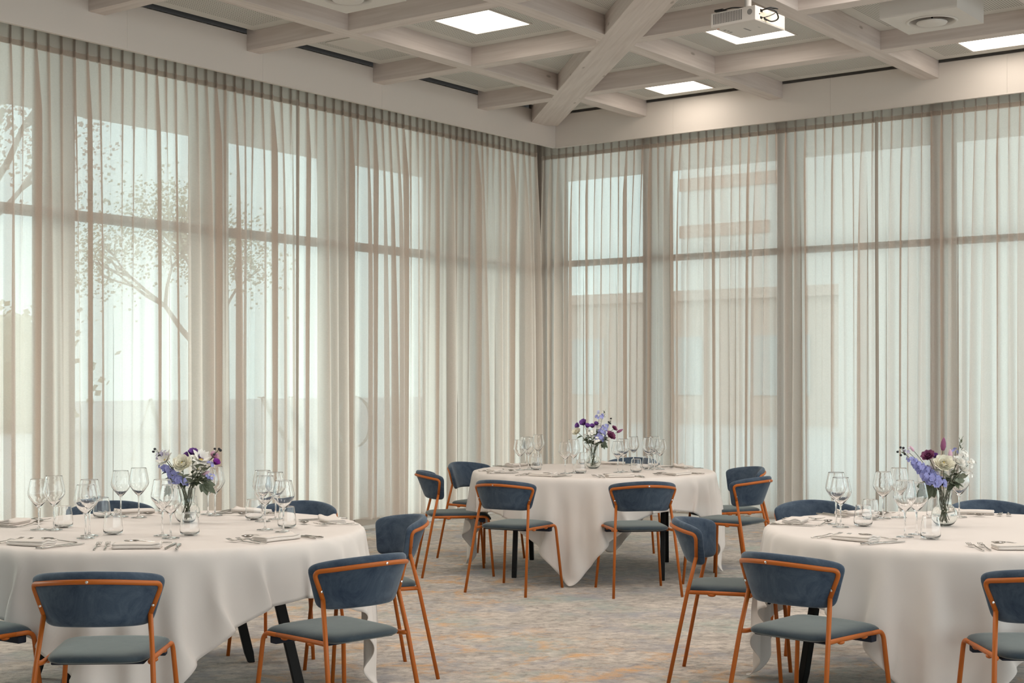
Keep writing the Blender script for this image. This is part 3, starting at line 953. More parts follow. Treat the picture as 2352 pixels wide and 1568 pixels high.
# (x, y, setting, bigger?)
WINE = {
 'left': [(3.544, -9.183, 2, 0), (3.613, -9.151, 2, 1), (4.01, -9.275, 1, 0), (3.943, -9.205, 1, 1), (3.342, -8.568, 3, 0), (3.441, -8.536, 3, 1), (4.199, -9.014, 0, 1), (4.305, -9.056, 0, 0), (3.657, -8.232, 4, 1), (3.585, -8.215, 4, 0), (4.08, -8.306, 5, 1), (4.377, -8.572, 6, 1), (4.051, -8.193, 5, 0), (4.507, -8.583, 6, 0)],
 'middle': [(2.711, -4.352, 0, 0), (2.375, -3.822, 1, 0), (2.720, -4.253, 0, 1), (2.454, -3.754, 1, 1), (3.226, -4.491, 2, 0), (3.240, -4.403, 2, 1), (2.72, -3.42, 6, 1), (3.470, -4.155, 3, 0), (3.455, -4.060, 3, 1), (3.088, -3.321, 6, 0), (3.488, -3.747, 4, 1), (3.521, -3.635, 4, 0), (3.397, -3.510, 5, 1)],
 'right': [(6.361, -6.79, 0, 1), (6.428, -6.89, 0, 0), (6.423, -6.371, 2, 0), (6.469, -6.281, 2, 1), (6.827, -7.122, 1, 1), (6.831, -6.995, 1, 0), (6.701, -6.08, 3, 1)],
}
TUMB = {
 'left': [(3.546, -9.051, 2), (3.286, -8.640, 3), (3.977, -9.105, 1), (4.275, -8.925, 0), (3.574, -8.325, 4), (3.972, -8.262, 5), (4.389, -8.446, 6)],
 'middle': [(2.79, -4.249, 0), (2.510, -3.849, 1), (3.285, -4.375, 2), (2.70, -3.467, 6), (3.546, -4.023, 3), (3.306, -3.377, 5), (3.40, -3.62, 4)],
 'right': [(6.494, -6.786, 0), (6.395, -6.462, 2), (6.941, -7.122, 1), (6.62, -6.19, 3)],
}
for tb in WINE:
    for (x, y, s, big) in WINE[tb]:
        o = bpy.data.objects.new('wine_glass', me_big if big else me_small); COL.objects.link(o); o.location = (x, y, ZC)
        tag(o, ('taller' if big else 'shorter') + ' clear stemmed wine glass of the setting ' + SET[tb][s][1], 'wine glass', 'stemmed wine glasses')
    for (x, y, s) in TUMB[tb]:
        o = bpy.data.objects.new('water_tumbler', me_tum); COL.objects.link(o); o.location = (x, y, ZC)
        tag(o, 'clear stemless tumbler of the setting ' + SET[tb][s][1], 'tumbler', 'clear water tumblers')

# ------------------------------------------------------------------ napkins and cutlery
def napkin_mesh(seed):
    """a cloth folded back and forth in three, its folds open at one end"""
    L, W, t, pit = .190, .080, .0056, .0066
    ctr = []
    for k in range(3):
        z = t / 2 + k * pit
        ya, yb = (W / 2, -W / 2) if k % 2 == 0 else (-W / 2, W / 2)
        for i in range(9): ctr.append((ya + (yb - ya) * i / 8, z))
        if k < 2:
            s = -1 if k % 2 == 0 else 1
            for a_ in (-45, 0, 45): ctr.append((yb + s * pit / 2 * math.cos(R(a_)), z + pit / 2 + pit / 2 * math.sin(R(a_))))
    ctr = [Vector((y, z)) for y, z in ctr]
    m = len(ctr); A, B = [], []
    for i in range(m):
        d_ = (ctr[min(i + 1, m - 1)] - ctr[max(i - 1, 0)]).normalized(); n_ = Vector((-d_.y, d_.x))
        A.append(ctr[i] + n_ * t * .5); B.append(ctr[i] - n_ * t * .5)
    loop = A + B[::-1]; n = len(loop); nx = 16
    v, f = [], []
    for i in range(nx + 1):
        q = i / nx
        for k, p in enumerate(loop):
            layer = p.y / (3 * pit)
            fan = max(0., q - .80) / .20
            v.append((-L / 2 + L * q + .006 * (layer - .5) * math.sin(seed + layer * 5), p.x * (1 + .04 * math.sin(q * 3 + seed)) + .003 * math.sin(q * 5 + seed),
                      p.y * (1 + .10 * math.sin(q * 4 + seed * 2)) + fan * layer * .006 * (1 + math.sin(p.x * 90 + seed))))
    for i in range(nx):
        for k in range(n):
            a_, b_ = i * n + k, i * n + (k + 1) % n
            f.append((a_, b_, b_ + n, a_ + n))
    for e_, o in ((0, 0), (1, nx * n)):
        for k in range(m - 1):
            q = (o + k, o + n - 1 - k, o + n - 2 - k, o + k + 1)
            f.append(q if e_ == 0 else q[::-1])
    return v, f
NAPK = []
for s in range(3):
    v, f = napkin_mesh(s * 2.3)
    me = bpy.data.meshes.new('napkin'); me.from_pydata(v, [], f); me.update(); me.polygons.foreach_set('use_smooth', [True] * len(me.polygons)); me.materials.append(M['napkin'])
    NAPK.append(me)

def strip(profile, th):
    """flat cutlery body: profile [(x, halfwidth, z, thickness factor)] along x, superelliptic section"""
    v, f = [], []
    n = 8
    for (x, w, z, tk) in profile:
        for k in range(n):
            a = 2 * math.pi * k / n
            v.append((x, w * math.cos(a), z + th * tk * math.sin(a)))
    m = len(profile)
    for i in range(m - 1):
        for k in range(n):
            a, b = i * n + k, i * n + (k + 1) % n
            f.append((a, b, b + n, a + n))
    f.append(tuple(reversed(range(n)))); f.append(tuple(range((m - 1) * n, m * n)))
    return v, f
def cut_mesh(name, parts):
    mb = MB()
    for v, f in parts: mb.add(v, f)
    me = bpy.data.meshes.new(name); me.from_pydata(mb.v, [], mb.f); me.update(); me.polygons.foreach_set('use_smooth', [True] * len(me.polygons)); me.materials.append(M['cutlery'])
    return me
HB = .0035
handle = [(-.100, .0022, HB, .8), (-.098, .0042, HB, 1), (-.05, .0036, HB + .001, 1), (.0, .0030, HB + .004, 1), (.018, .0026, HB + .0075, 1)]
fork = [strip(handle + [(.030, .0034, HB + .0075, .9), (.040, .0090, HB + .006, .6), (.052, .0118, HB + .003, .55), (.060, .0118, HB + .002, .5)], .0022)]
for k in range(4):
    yy = -.0093 + k * .0062
    v, f = strip([(.058, .0019, HB + .002, .9), (.080, .0017, HB + .004, .8), (.100, .0009, HB + .009, .6)], .0016)
    fork.append(([(p[0], p[1] + yy, p[2]) for p in v], f))
me_fork = cut_mesh('dinner_fork', fork)
def bowl_geo():
    v, f = [], []
    nr, na = 6, 18
    for side in (0, 1):
        for i in range(nr + 1):
            r = i / nr
            for k in range(na):
                a = 2 * math.pi * k / na
                x = .067 + math.cos(a) * r * .031; y = math.sin(a) * r * (.0205 - .003 * math.cos(a))
                z = HB + .0005 + .0085 * r * r + (.0012 if side else 0)
                v.append((x, y, z))
    o = (nr + 1) * na
    for i in range(nr):
        for k in range(na):
            a, b = i * na + k, i * na + (k + 1) % na
            f.append((a, a + na, b + na, b)); f.append((o + a, o + b, o + b + na, o + a + na))
    for k in range(na):
        a, b = nr * na + k, nr * na + (k + 1) % na
        f.append((a, o + a, o + b, b))
    return v, f
me_spoon = cut_mesh('dessert_spoon', [strip(handle + [(.034, .0034, HB + .0085, .9), (.040, .0060, HB + .0085, .7)], .0022), bowl_geo()])
me_knife = cut_mesh('table_knife', [strip([(-.110, .0030, .0045, .8), (-.107, .0052, .0045, 1), (-.04, .0046, .0045, 1), (-.008, .0038, .0042, 1), (.0, .0055, .0035, .6), (.03, .0085, .0030, .35), (.075, .0092, .0026, .3), (.100, .0075, .0024, .28), (.112, .0015, .0024, .25)], .0038)])

def put(me, name, p, ang, lab, cat, grp):
    o = bpy.data.objects.new(name, me); COL.objects.link(o); o.location = p; o.rotation_euler = (0, 0, ang)
    return tag(o, lab, cat, grp)
for tb in SET:
    cx, cy = TAB[tb][0], TAB[tb][1]
    for s, (az, ph) in enumerate(SET[tb]):
        rnd = random.Random(hash_ := (len(tb) * 31 + s * 7))
        a = R(az)
        ur, ut = Vector((math.cos(a), math.sin(a), 0)), Vector((-math.sin(a), math.cos(a), 0))   # outward; to the diner's right hand when facing the centre is -ut... 
        C0 = Vector((cx, cy, ZC))
        # diner sits outside and looks inwards: left hand is +ut side reversed
        rt = Vector((math.sin(a), -math.cos(a), 0)) * -1     # right-hand direction of a diner facing the centre
        inw = math.atan2(-ur.y, -ur.x)                       # pointing to the centre
        rad = .792
        j = lambda q: rnd.uniform(-q, q)
        put(NAPK[s % 3], 'napkin', C0 + ur * (rad + j(.008)), math.atan2(rt.y, rt.x) + j(.10), 'folded white linen napkin of the setting ' + ph, 'napkin', 'folded linen napkins')
        for q, nm in ((.128, 'inner'), (.166, 'outer')):
            put(me_fork, 'dinner_fork', C0 + ur * (.778 + j(.010)) - rt * q, inw + j(.10), nm + ' steel fork of the setting ' + ph, 'fork', 'steel forks')
        for q, nm in ((.128, 'inner'), (.160, 'outer')):
            put(me_knife, 'table_knife', C0 + ur * (.778 + j(.010)) + rt * q, inw + j(.10), nm + ' steel knife of the setting ' + ph, 'knife', 'steel knives')
        put(me_spoon, 'dessert_spoon', C0 + ur * (.655 + j(.008)) + rt * (.02 + j(.02)), math.atan2(-rt.y, -rt.x) + j(.10), 'steel spoon laid across the setting ' + ph, 'spoon', 'steel spoons')

SKY, SUN, LAMPW, EXPO = 2.0, 1.9, 15, .57

# ------------------------------------------------------------------ flowers
CAM = (9.1509, -13.0987, 1.435)
RT = Vector((.80197, .59737, 0)); FWD = Vector((-.59737, .80197, 0)); UPV = Vector((0, 0, 1))
PAL = dict(cream=(.95, .88, .74), white=(.90, .86, .80), purple=(.17, .06, .29), magenta=(.26, .03, .32), blue=(.36, .37, .70), lavender=(.55, .50, .64),
           pink=(.66, .42, .52), burgundy=(.24, .065, .15), berry=(.012, .012, .016), yellow=(.55, .42, .10))
FM = {}
for k, c in PAL.items(): FM[k] = plain('petal_' + k, c, .6, noise=.18, nscale=60.)
FM['leaf'] = plain('leaf_dark', (.085, .105, .060), .5, noise=.3, nscale=40.)
FM['leaf2'] = plain('leaf_grey_green', (.17, .19, .13), .55, noise=.25, nscale=40.)
FM['stem'] = plain('flower_stem', (.085, .095, .05), .55)

def frame_of(axis):
    z = Vector(axis).normalized()
    x = Vector((0, 0, 1)).cross(z)
    x = x.normalized() if x.length > .05 else Vector((1, 0, 0))
    return Matrix((x, z.cross(x), z)).transposed()
def petal(mb, c, F, ang, L, W, t0, t1, cup=.25, tip=.5, rnd=random, base=0.0):
    ns, ntt = 5, 4
    v = []
    ca, sa = math.cos(ang), math.sin(ang)
    r, z = base, 0.
    wob = rnd.uniform(-.25, .25)
    for i in range(ns + 1):
        s = i / ns
        th = t0 + (t1 - t0) * s
        if i: r += L / ns * math.cos(th); z += L / ns * math.sin(th)
        w = W * (max(0.02, math.sin(math.pi * (.10 + (.90 - .32 * tip) * s)))) ** .8
        if tip > .9: w = W * math.sin(math.pi * min(1, .12 + .88 * s)) ** .9 + .0006
        for k in range(ntt + 1):
            t = -1 + 2 * k / ntt
            zz = z + cup * w * t * t + .12 * W * math.sin(t * 5 + wob * 9 + s * 3) * s
            x, y = r * ca - w * t * sa, r * sa + w * t * ca
            v.append(Vector(c) + F @ Vector((x, y, zz)))
    f = [(i * (ntt + 1) + k, i * (ntt + 1) + k + 1, (i + 1) * (ntt + 1) + k + 1, (i + 1) * (ntt + 1) + k) for i in range(ns) for k in range(ntt)]
    mb.add(v, f)
def peony(mb, c, F, rad, rnd, layers=6):
    for l in range(layers):
        q = l / (layers - 1)
        n = 9 if l < 3 else 7
        for k in range(n):
            petal(mb, c, F, 2 * math.pi * (k + .5 * (l % 2)) / n + rnd.uniform(-.15, .15), rad * (1.0 - .55 * q) * rnd.uniform(.9, 1.1), rad * .42 * (1 - .35 * q), R(10 + 45 * q), R(35 + 75 * q), .35, .1, rnd, rad * .04)
def daisy(mb, c, F, rad, rnd):
    for l in range(2):
        for k in range(9):
            petal(mb, c, F, 2 * math.pi * (k + .5 * l) / 9 + rnd.uniform(-.12, .12), rad * (1.05 - .15 * l), rad * .22, R(30 + 20 * l), R(22 + 20 * l), .3, 1., rnd, rad * .06)
def floret(mb, c, F, rad, rnd, n=5):
    for k in range(n):
        petal(mb, c, F, 2 * math.pi * k / n + rnd.uniform(-.2, .2), rad, rad * .48, R(35), R(5), .3, .1, rnd)
def bell(mb, c, F, rad, rnd):
    for l in range(2):
        for k in range(5):
            petal(mb, c, F, 2 * math.pi * (k + .5 * l) / 5, rad * 1.3, rad * .55, R(75), R(50 - 15 * l), .2, .3, rnd)
def leaf_geo(mb, p, d, L, W, nrm, lobes=0):
    d = Vector(d).normalized(); n = Vector(nrm); n = (n - d * n.dot(d)).normalized(); s = d.cross(n)
    if lobes:
        for k in range(lobes):
            a = R(-70 + 140 * k / (lobes - 1))
            dd = d * math.cos(a) + s * math.sin(a)
            leaf_geo(mb, Vector(p), dd, L * (1 - .35 * abs(a)), W * .5, n)
        return
    v = []; ns = 6
    for i in range(ns + 1):
        q = i / ns
        w = W * math.sin(math.pi * (.04 + .94 * q)) ** .8 * (1.25 - .6 * q) + .0003
        c = Vector(p) + d * (L * q) - n * (L * .25 * q * q)
        v += [c - s * w + n * w * .3, c, c + s * w + n * w * .3]
    f = []
    for i in range(ns):
        a = i * 3
        f += [(a, a + 1, a + 4, a + 3), (a + 1, a + 2, a + 5, a + 4)]
    mb.add(v, f)

VASE = {'left': (3.850, -8.576), 'middle': (3.049, -3.850), 'right': (6.790, -6.536)}
SC = {'left': 1 / 481., 'middle': 1 / 295.6, 'right': 1 / 490.}
V_LAB = {'left': 'clear round-bellied glass vase on the left table', 'middle': 'clear round-bellied glass vase on the farthest table', 'right': 'clear round-bellied glass vase on the right table'}
vprof = [(0, 0), (.022, 0), (.028, .0015), (.044, .011), (.057, .031), (.0605, .050), (.056, .072), (.044, .088), (.0335, .098), (.0315, .106), (.0335, .135), (.0370, .158), (.0382, .1655), (.0384, .1674), (.0381, .1680),
         (.0373, .1680), (.0369, .1674), (.0366, .1653), (.0354, .158), (.0318, .135), (.0298, .106), (.0318, .099), (.0424, .0895), (.0544, .073), (.0588, .050), (.0553, .032), (.043, .0135), (.024, .005), (0, .0048)]
me_vase = mesh_of(vprof, 'flower_vase', 48); me_vase.materials.append(M['vase'])
for tb in VASE:
    o = bpy.data.objects.new('flower_vase', me_vase); COL.objects.link(o); o.location = (VASE[tb][0], VASE[tb][1], ZC)
    tag(o, V_LAB[tb], 'vase', 'glass vases of mixed flowers')

def flower(tb, k, kind, col, dx, dy, size, lab, depth=None, leaves=1):
    """dx, dy: offset of the bloom from the vase foot to the right and up, in the bouquet's own scale"""
    rnd = random.Random(k * 13 + len(tb))
    s = SC[tb]
    vx, vy = VASE[tb]
    dep = rnd.uniform(-.035, .035) if depth is None else depth
    tip = RT * (dx * s) + UPV * (dy * s) + FWD * dep
    base_a = rnd.uniform(0, 6.28)
    lat = tip - UPV * tip.z
    lv = lat.normalized() if lat.length > .01 else Vector((math.cos(base_a), math.sin(base_a), 0))
    foot = -lv * rnd.uniform(.006, .022) + Vector((rnd.uniform(-.012, .012), rnd.uniform(-.012, .012), rnd.uniform(.010, .03)))
    neck = lv * .008 + Vector((rnd.uniform(-.012, .012), rnd.uniform(-.012, .012), .105))
    rim = lv * .020 + Vector((rnd.uniform(-.008, .008), rnd.uniform(-.008, .008), .168))
    mid = rim * .45 + tip * .55 + UPV * min(.012, lat.length * .2)
    if tip.z < .19: rim = lv * .030 + UPV * .172; mid = (rim + tip) / 2 + UPV * .02
    r = empty('flower', (vx, vy, ZC))
    r.name = {'peony': 'peony', 'daisy': 'daisy', 'bell': 'bell_flower', 'cluster': 'blossom_spray', 'spike': 'delphinium', 'rose': 'lisianthus', 'bud': 'flower_bud', 'berry': 'berry_sprig', 'leaves': 'leaf_sprig', 'palm': 'broad_leaf', 'euca': 'eucalyptus_sprig', 'tip': 'leaf_tip'}[kind]
    tag(r, lab, 'flower', 'cut flowers and leaves in the vases')
    path = smooth_path([foot, neck, rim, mid, tip - (tip - mid).normalized() * (.004 if kind != 'spike' else 0)], 6)
    st = MB(); st.tube(path, .0019 if kind in ('peony', 'spike', 'rose', 'daisy') else .0014, 6); st.build('stem', FM['stem'], r, True)
    ax = (lv * min(1., lat.length / .10) * .8 + UPV * .9 - FWD * .75)
    F = frame_of(ax)
    rad = size * s / 2 * ((1.22 if tb != 'middle' else 1.02) if kind in ('cluster', 'daisy', 'spike', 'rose', 'bell') else 1.12)
    mb = MB(); cmat = FM.get(col)
    if kind == 'peony':
        peony(mb, tip, F, rad * .84, rnd)
        cc = MB(); cc.ball(tip + F @ Vector((0, 0, rad * .25)), rad * .13, rad * .13, rad * .13); cc.build('flower_centre', FM['yellow'], r, True)
    elif kind == 'rose':
        peony(mb, tip, F, rad * 1.1, rnd, 4)
    elif kind == 'daisy':
        daisy(mb, tip, F, rad * 1.1, rnd)
        cc = MB(); cc.ball(tip + F @ Vector((0, 0, rad * .12)), rad * .2, rad * .2, rad * .15); cc.build('flower_centre', FM['yellow'], r, True)
    elif kind == 'bell':
        bell(mb, tip - F @ Vector((0, 0, rad)), F, rad * 1.1, rnd)
        if size > 18: bell(mb, tip + RT * rad * .9 - UPV * rad * 1.2, frame_of(ax + RT), rad * .8, rnd); bell(mb, tip - RT * rad * .8 - UPV * rad * 1.0, frame_of(ax - RT), rad * .8, rnd)
    elif kind == 'cluster':
        n = max(5, int(size / 2.2)) if tb != 'middle' else max(5, int(size / 1.4))
        for q in range(n):
            o_ = Vector((rnd.gauss(0, 1), rnd.gauss(0, 1), rnd.gauss(0, 1))).normalized() * rad * rnd.uniform(.4, 1.)
            floret(mb, tip + o_, frame_of(o_ * 1.5 / rad + Vector(ax)), max(.010, rad * .42), rnd)
    elif kind == 'spike':
        # florets all along the upper part of the stem
        n = 30
        for q in range(n):
            i = len(path) - 1 - int(q * (len(path) * .42) / n)
            c = path[i]
            a = q * 2.4
            o_ = (RT * math.cos(a) + FWD * math.sin(a) * .9 + UPV * .2)
            rr = rad * (.55 + .5 * q / n)
            floret(mb, c + o_ * rr * .8, frame_of(o_ - FWD * .6), rr * .62, rnd, 6); 
            floret(mb, c + o_ * rr * .85, frame_of(o_ - FWD * .4 + UPV * .2), rr * .36, rnd, 5)
    elif kind == 'bud':
        dd = (tip - mid).normalized()
        F2 = frame_of(dd)
        v, f = lathe_geo([(0, -.9), (.22, -.8), (.38, -.3), (.34, .25), (.18, .75), (0, 1)], 10)
        mb.add([tip + F2 @ (Vector(p) * rad * Vector((1, 1, 1)).x) for p in v], f)
    elif kind == 'berry':
        for q in range(6):
            a = rnd.uniform(0, 6.28)
            e_ = tip + RT * (rad * .9 * math.cos(a)) + UPV * (rad * .8 * math.sin(a)) + FWD * rnd.uniform(-.008, .008)
            mb.ball(e_, .0065, .0065, .0055, 8, 6)
            tw = MB(); tw.tube(smooth_path([mid * .3 + tip * .7, (tip + e_) / 2 + UPV * .004, e_], 4), .0008, 5); tw.build('twig', FM['stem'], r, True)
    elif kind == 'tip':
        for q in range(9):
            c = tip - UPV * (q * .0065)
            o_ = RT * math.cos(q * 2.4) + FWD * math.sin(q * 2.4)
            leaf_geo(mb, c, UPV * .8 + o_, .018, .003, o_)
    elif kind == 'leaves':
        for q in range(7):
            i = len(path) - 1 - int(q * len(path) * .40 / 7)
            o_ = RT * math.cos(q * 2.5 + k) + FWD * math.sin(q * 2.5 + k)
            leaf_geo(mb, path[i], o_ + UPV * (.3 - .1 * q) + (tip - mid).normalized() * .5, .050 * rnd.uniform(.7, 1.1), .013, UPV - FWD * .4)
    elif kind == 'palm':
        leaf_geo(mb, tip, (tip - rim).normalized() * .6 - UPV * .6, size * s, size * s * .5, -FWD + UPV * .6, 5)
    elif kind == 'euca':
        for q in range(8):
            i = len(path) - 1 - int(q * len(path) * .38 / 8)
            o_ = RT * math.cos(q * 2.1 + k) + FWD * math.sin(q * 2.1 + k)
            leaf_geo(mb, path[i], o_ + UPV * .25, .034, .014, UPV * .5 - FWD)
    pname = {'peony': 'bloom', 'rose': 'bloom', 'daisy': 'bloom', 'bell': 'bloom', 'cluster': 'blossoms', 'spike': 'florets', 'bud': 'bud', 'berry': 'berries', 'tip': 'leaf', 'leaves': 'leaf', 'palm': 'leaf', 'euca': 'leaf'}[kind]
    mb.build(pname, cmat, r, True)
    if leaves and kind in ('peony', 'rose', 'daisy', 'spike', 'bell', 'cluster'):
        lm = MB()
        for q in range(leaves):
            i = int(len(path) * (.66 + .10 * q))
            o_ = RT * math.cos(q * 2.9 + k) + FWD * math.sin(q * 2.9 + k) * .7
            leaf_geo(lm, path[min(i, len(path) - 1)], o_ + UPV * rnd.uniform(-.2, .7), rnd.uniform(.035, .055), .011, UPV - FWD * .5)
        lm.build('leaf', FM['leaf'] if k % 2 else FM['leaf2'], r, True)

def bouquet(tb, bx, by, rows):
    for k, (kind, col, x, y, size, lab, lv) in enumerate(rows):
        flower(tb, k + 1, kind, col, x - bx, by - y, size, lab, -.045 if kind == 'peony' else None, lv)
bouquet('left', 430.3, 1202, [
 ('peony', 'cream', 425, 1068, 54, 'large cream peony in the middle of the left bouquet', 2),
 ('daisy', 'white', 460, 1058, 40, 'white pointed-petal bloom right of the cream peony in the left bouquet', 2),
 ('daisy', 'white', 386, 1058, 36, 'white pointed-petal bloom left of the cream peony in the left bouquet', 2),
 ('daisy', 'white', 450, 1082, 28, 'white bloom below and right of the cream peony in the left bouquet', 2),
 ('bell', 'purple', 442, 1038, 22, 'dark purple blooms at the very top of the left bouquet', 2),
 ('bell', 'magenta', 500, 1060, 17, 'bright purple bloom at the right edge of the left bouquet', 2),
 ('rose', 'pink', 489, 1050, 20, 'pink bloom beside dark berries at the right of the left bouquet', 2),
 ('cluster', 'blue', 488, 1068, 14, 'small pale blue blossom at the right of the left bouquet', 2),
 ('cluster', 'blue', 487, 1094, 15, 'small blue blossom low at the right of the left bouquet', 2),
 ('bud', 'pink', 472, 1088, 22, 'pink closed bud low on the right of the left bouquet', 0),
 ('cluster', 'lavender', 364, 1052, 18, 'mauve-grey blossom at the upper left of the left bouquet', 2),
 ('cluster', 'lavender', 379, 1044, 16, 'mauve-grey blossom beside dark berries at the top left of the left bouquet', 1),
 ('spike', 'blue', 372, 1070, 22, 'blue delphinium spike leaning out at the left of the left bouquet', 2),
 ('spike', 'blue', 396, 1092, 26, 'blue delphinium low in front of the left bouquet', 2),
 ('berry', 'berry', 364, 1038, 20, 'sprig of black berries at the top left of the left bouquet', 0),
 ('berry', 'berry', 499, 1038, 18, 'sprig of black berries at the top right of the left bouquet', 0),
 ('leaves', 'leaf', 470, 1105, 30, 'dark leafy sprig at the right of the left bouquet', 0),
 ('leaves', 'leaf', 415, 1112, 30, 'dark leafy sprig under the cream peony of the left bouquet', 0),
 ('leaves', 'leaf2', 445, 1108, 30, 'grey-green leafy sprig at the vase rim of the left bouquet', 0),
 ('leaves', 'leaf2', 400, 1100, 30, 'grey-green leafy sprig left of the stems in the left bouquet', 0),
 ('leaves', 'leaf', 455, 1098, 30, 'dark leafy sprig just right of the cream peony in the left bouquet', 0),
 ('palm', 'leaf', 468, 1112, 34, 'broad dark leaf drooping right over the left vase', 0),
 ('palm', 'leaf2', 395, 1120, 26, 'broad leaf drooping left over the left vase', 0)])
bouquet('middle', 1362.6, 1077, [
 ('peony', 'cream', 1325, 993, 26, 'cream peony at the left of the far bouquet', 2),
 ('bell', 'purple', 1338, 970, 20, 'purple blooms at the upper left of the far bouquet', 1),
 ('bell', 'purple', 1360, 978, 14, 'purple bloom at the centre of the far bouquet, left of the pale blossoms', 1),
 ('bell', 'purple', 1370, 973, 13, 'purple bloom at the centre of the far bouquet, above the pale blossoms', 1),
 ('cluster', 'blue', 1377, 954, 19, 'blue blossom on a tall stem at the top of the far bouquet', 1),
 ('tip', 'leaf', 1388, 945, 8, 'green leaf tip at the very top of the far bouquet', 0),
 ('spike', 'blue', 1391, 978, 20, 'blue delphinium at the right of the far bouquet', 1),
 ('cluster', 'white', 1376, 984, 22, 'cluster of small white blossoms at the centre of the far bouquet', 2),
 ('cluster', 'white', 1356, 993, 18, 'cluster of small white blossoms left of centre in the far bouquet', 2),
 ('cluster', 'white', 1348, 1004, 12, 'small white blossom low at the left of the far bouquet', 1),
 ('cluster', 'white', 1374, 1012, 18, 'cluster of white blossoms low in front of the far bouquet', 2),
 ('rose', 'burgundy', 1401, 1003, 24, 'burgundy bloom at the right of the far bouquet', 1),
 ('rose', 'burgundy', 1410, 986, 15, 'burgundy half-open bloom at the upper right of the far bouquet', 0),
 ('bud', 'burgundy', 1424, 991, 16, 'closed dusky bud sticking out to the right of the far bouquet', 0),
 ('berry', 'berry', 1404, 968, 14, 'sprig of black berries at the top right of the far bouquet', 0),
 ('leaves', 'leaf', 1352, 1015, 16, 'dark leafy sprig low at the left of the far bouquet', 0),
 ('leaves', 'leaf', 1382, 1010, 16, 'dark leafy sprig low at the right of the far bouquet', 0),
 ('leaves', 'leaf2', 1365, 1018, 16, 'grey-green leafy sprig at the rim of the far vase', 0),
 ('leaves', 'leaf2', 1345, 1010, 16, 'grey-green leafy sprig under the cream peony of the far bouquet', 0),
 ('leaves', 'leaf', 1370, 1002, 16, 'dark leafy sprig among the white blossoms of the far bouquet', 0),
 ('leaves', 'leaf2', 1392, 1008, 16, 'grey-green leafy sprig under the burgundy bloom of the far bouquet', 0),
 ('palm', 'leaf', 1384, 1020, 18, 'broad dark leaf drooping right over the far vase', 0)])
bouquet('right', 2169.4, 1208, [
 ('peony', 'cream', 2161, 1068, 54, 'large cream peony at the front of the right bouquet', 2),
 ('spike', 'blue', 2086, 1054, 24, 'blue delphinium leaning farthest left in the right bouquet', 1),
 ('spike', 'blue', 2106, 1070, 30, 'thick blue delphinium at the left of the right bouquet', 1),
 ('spike', 'blue', 2120, 1092, 30, 'blue delphinium low at the left of the right bouquet', 1),
 ('spike', 'lavender', 2132, 1075, 24, 'mauve delphinium between the blue spikes and the cream peony of the right bouquet', 1),
 ('cluster', 'lavender', 2083, 1035, 16, 'mauve blossom at the upper left of the right bouquet', 1),
 ('bud', 'pink', 2094, 1031, 16, 'pale pink bud at the upper left of the right bouquet', 0),
 ('berry', 'berry', 2069, 1037, 20, 'sprig of black berries at the far left of the right bouquet', 0),
 ('rose', 'burgundy', 2133, 1050, 27, 'burgundy bloom behind the cream peony of the right bouquet', 1),
 ('bell', 'purple', 2149, 1046, 14, 'dark purple bloom just above the cream peony of the right bouquet', 1),
 ('bud', 'burgundy', 2166, 1021, 30, 'tall closed dusky bud at the top of the right bouquet', 0),
 ('bud', 'pink', 2183, 1046, 26, 'pink half-open bud right of the cream peony in the right bouquet', 0),
 ('cluster', 'blue', 2200, 1035, 13, 'small violet blossom at the top right of the right bouquet', 1),
 ('tip', 'leaf', 2206, 1008, 10, 'feathery green leaf tip at the very top of the right bouquet', 0),
 ('rose', 'white', 2195, 1062, 26, 'white ruffled bloom right of the cream peony in the right bouquet', 1),
 ('rose', 'white', 2206, 1080, 24, 'white ruffled bloom lower right of the cream peony in the right bouquet', 1),
 ('cluster', 'white', 2214, 1045, 22, 'spray of small white blossoms at the upper right of the right bouquet', 1),
 ('cluster', 'white', 2226, 1062, 20, 'spray of small white blossoms at the right of the right bouquet', 1),
 ('cluster', 'white', 2229, 1090, 14, 'spray of tiny white blossoms at the far right of the right bouquet', 1),
 ('palm', 'leaf', 2143, 1118, 46, 'big dark hand-shaped leaf hanging left over the right vase', 0),
 ('leaves', 'leaf', 2165, 1105, 30, 'dark leafy sprig under the cream peony of the right bouquet', 0),
 ('leaves', 'leaf', 2180, 1095, 30, 'dark leafy sprig right of centre in the right bouquet', 0),
 ('euca', 'leaf2', 2200, 1105, 30, 'grey-green round-leaved sprig near the centre of the right bouquet', 0),
 ('leaves', 'leaf2', 2150, 1112, 26, 'grey-green leafy sprig at the left rim of the right vase', 0),
 ('euca', 'leaf2', 2213, 1095, 30, 'grey-green round-leaved sprig at the right of the right bouquet', 0),
 ('leaves', 'leaf', 2195, 1115, 26, 'dark leafy sprig at the right rim of the right vase', 0)])

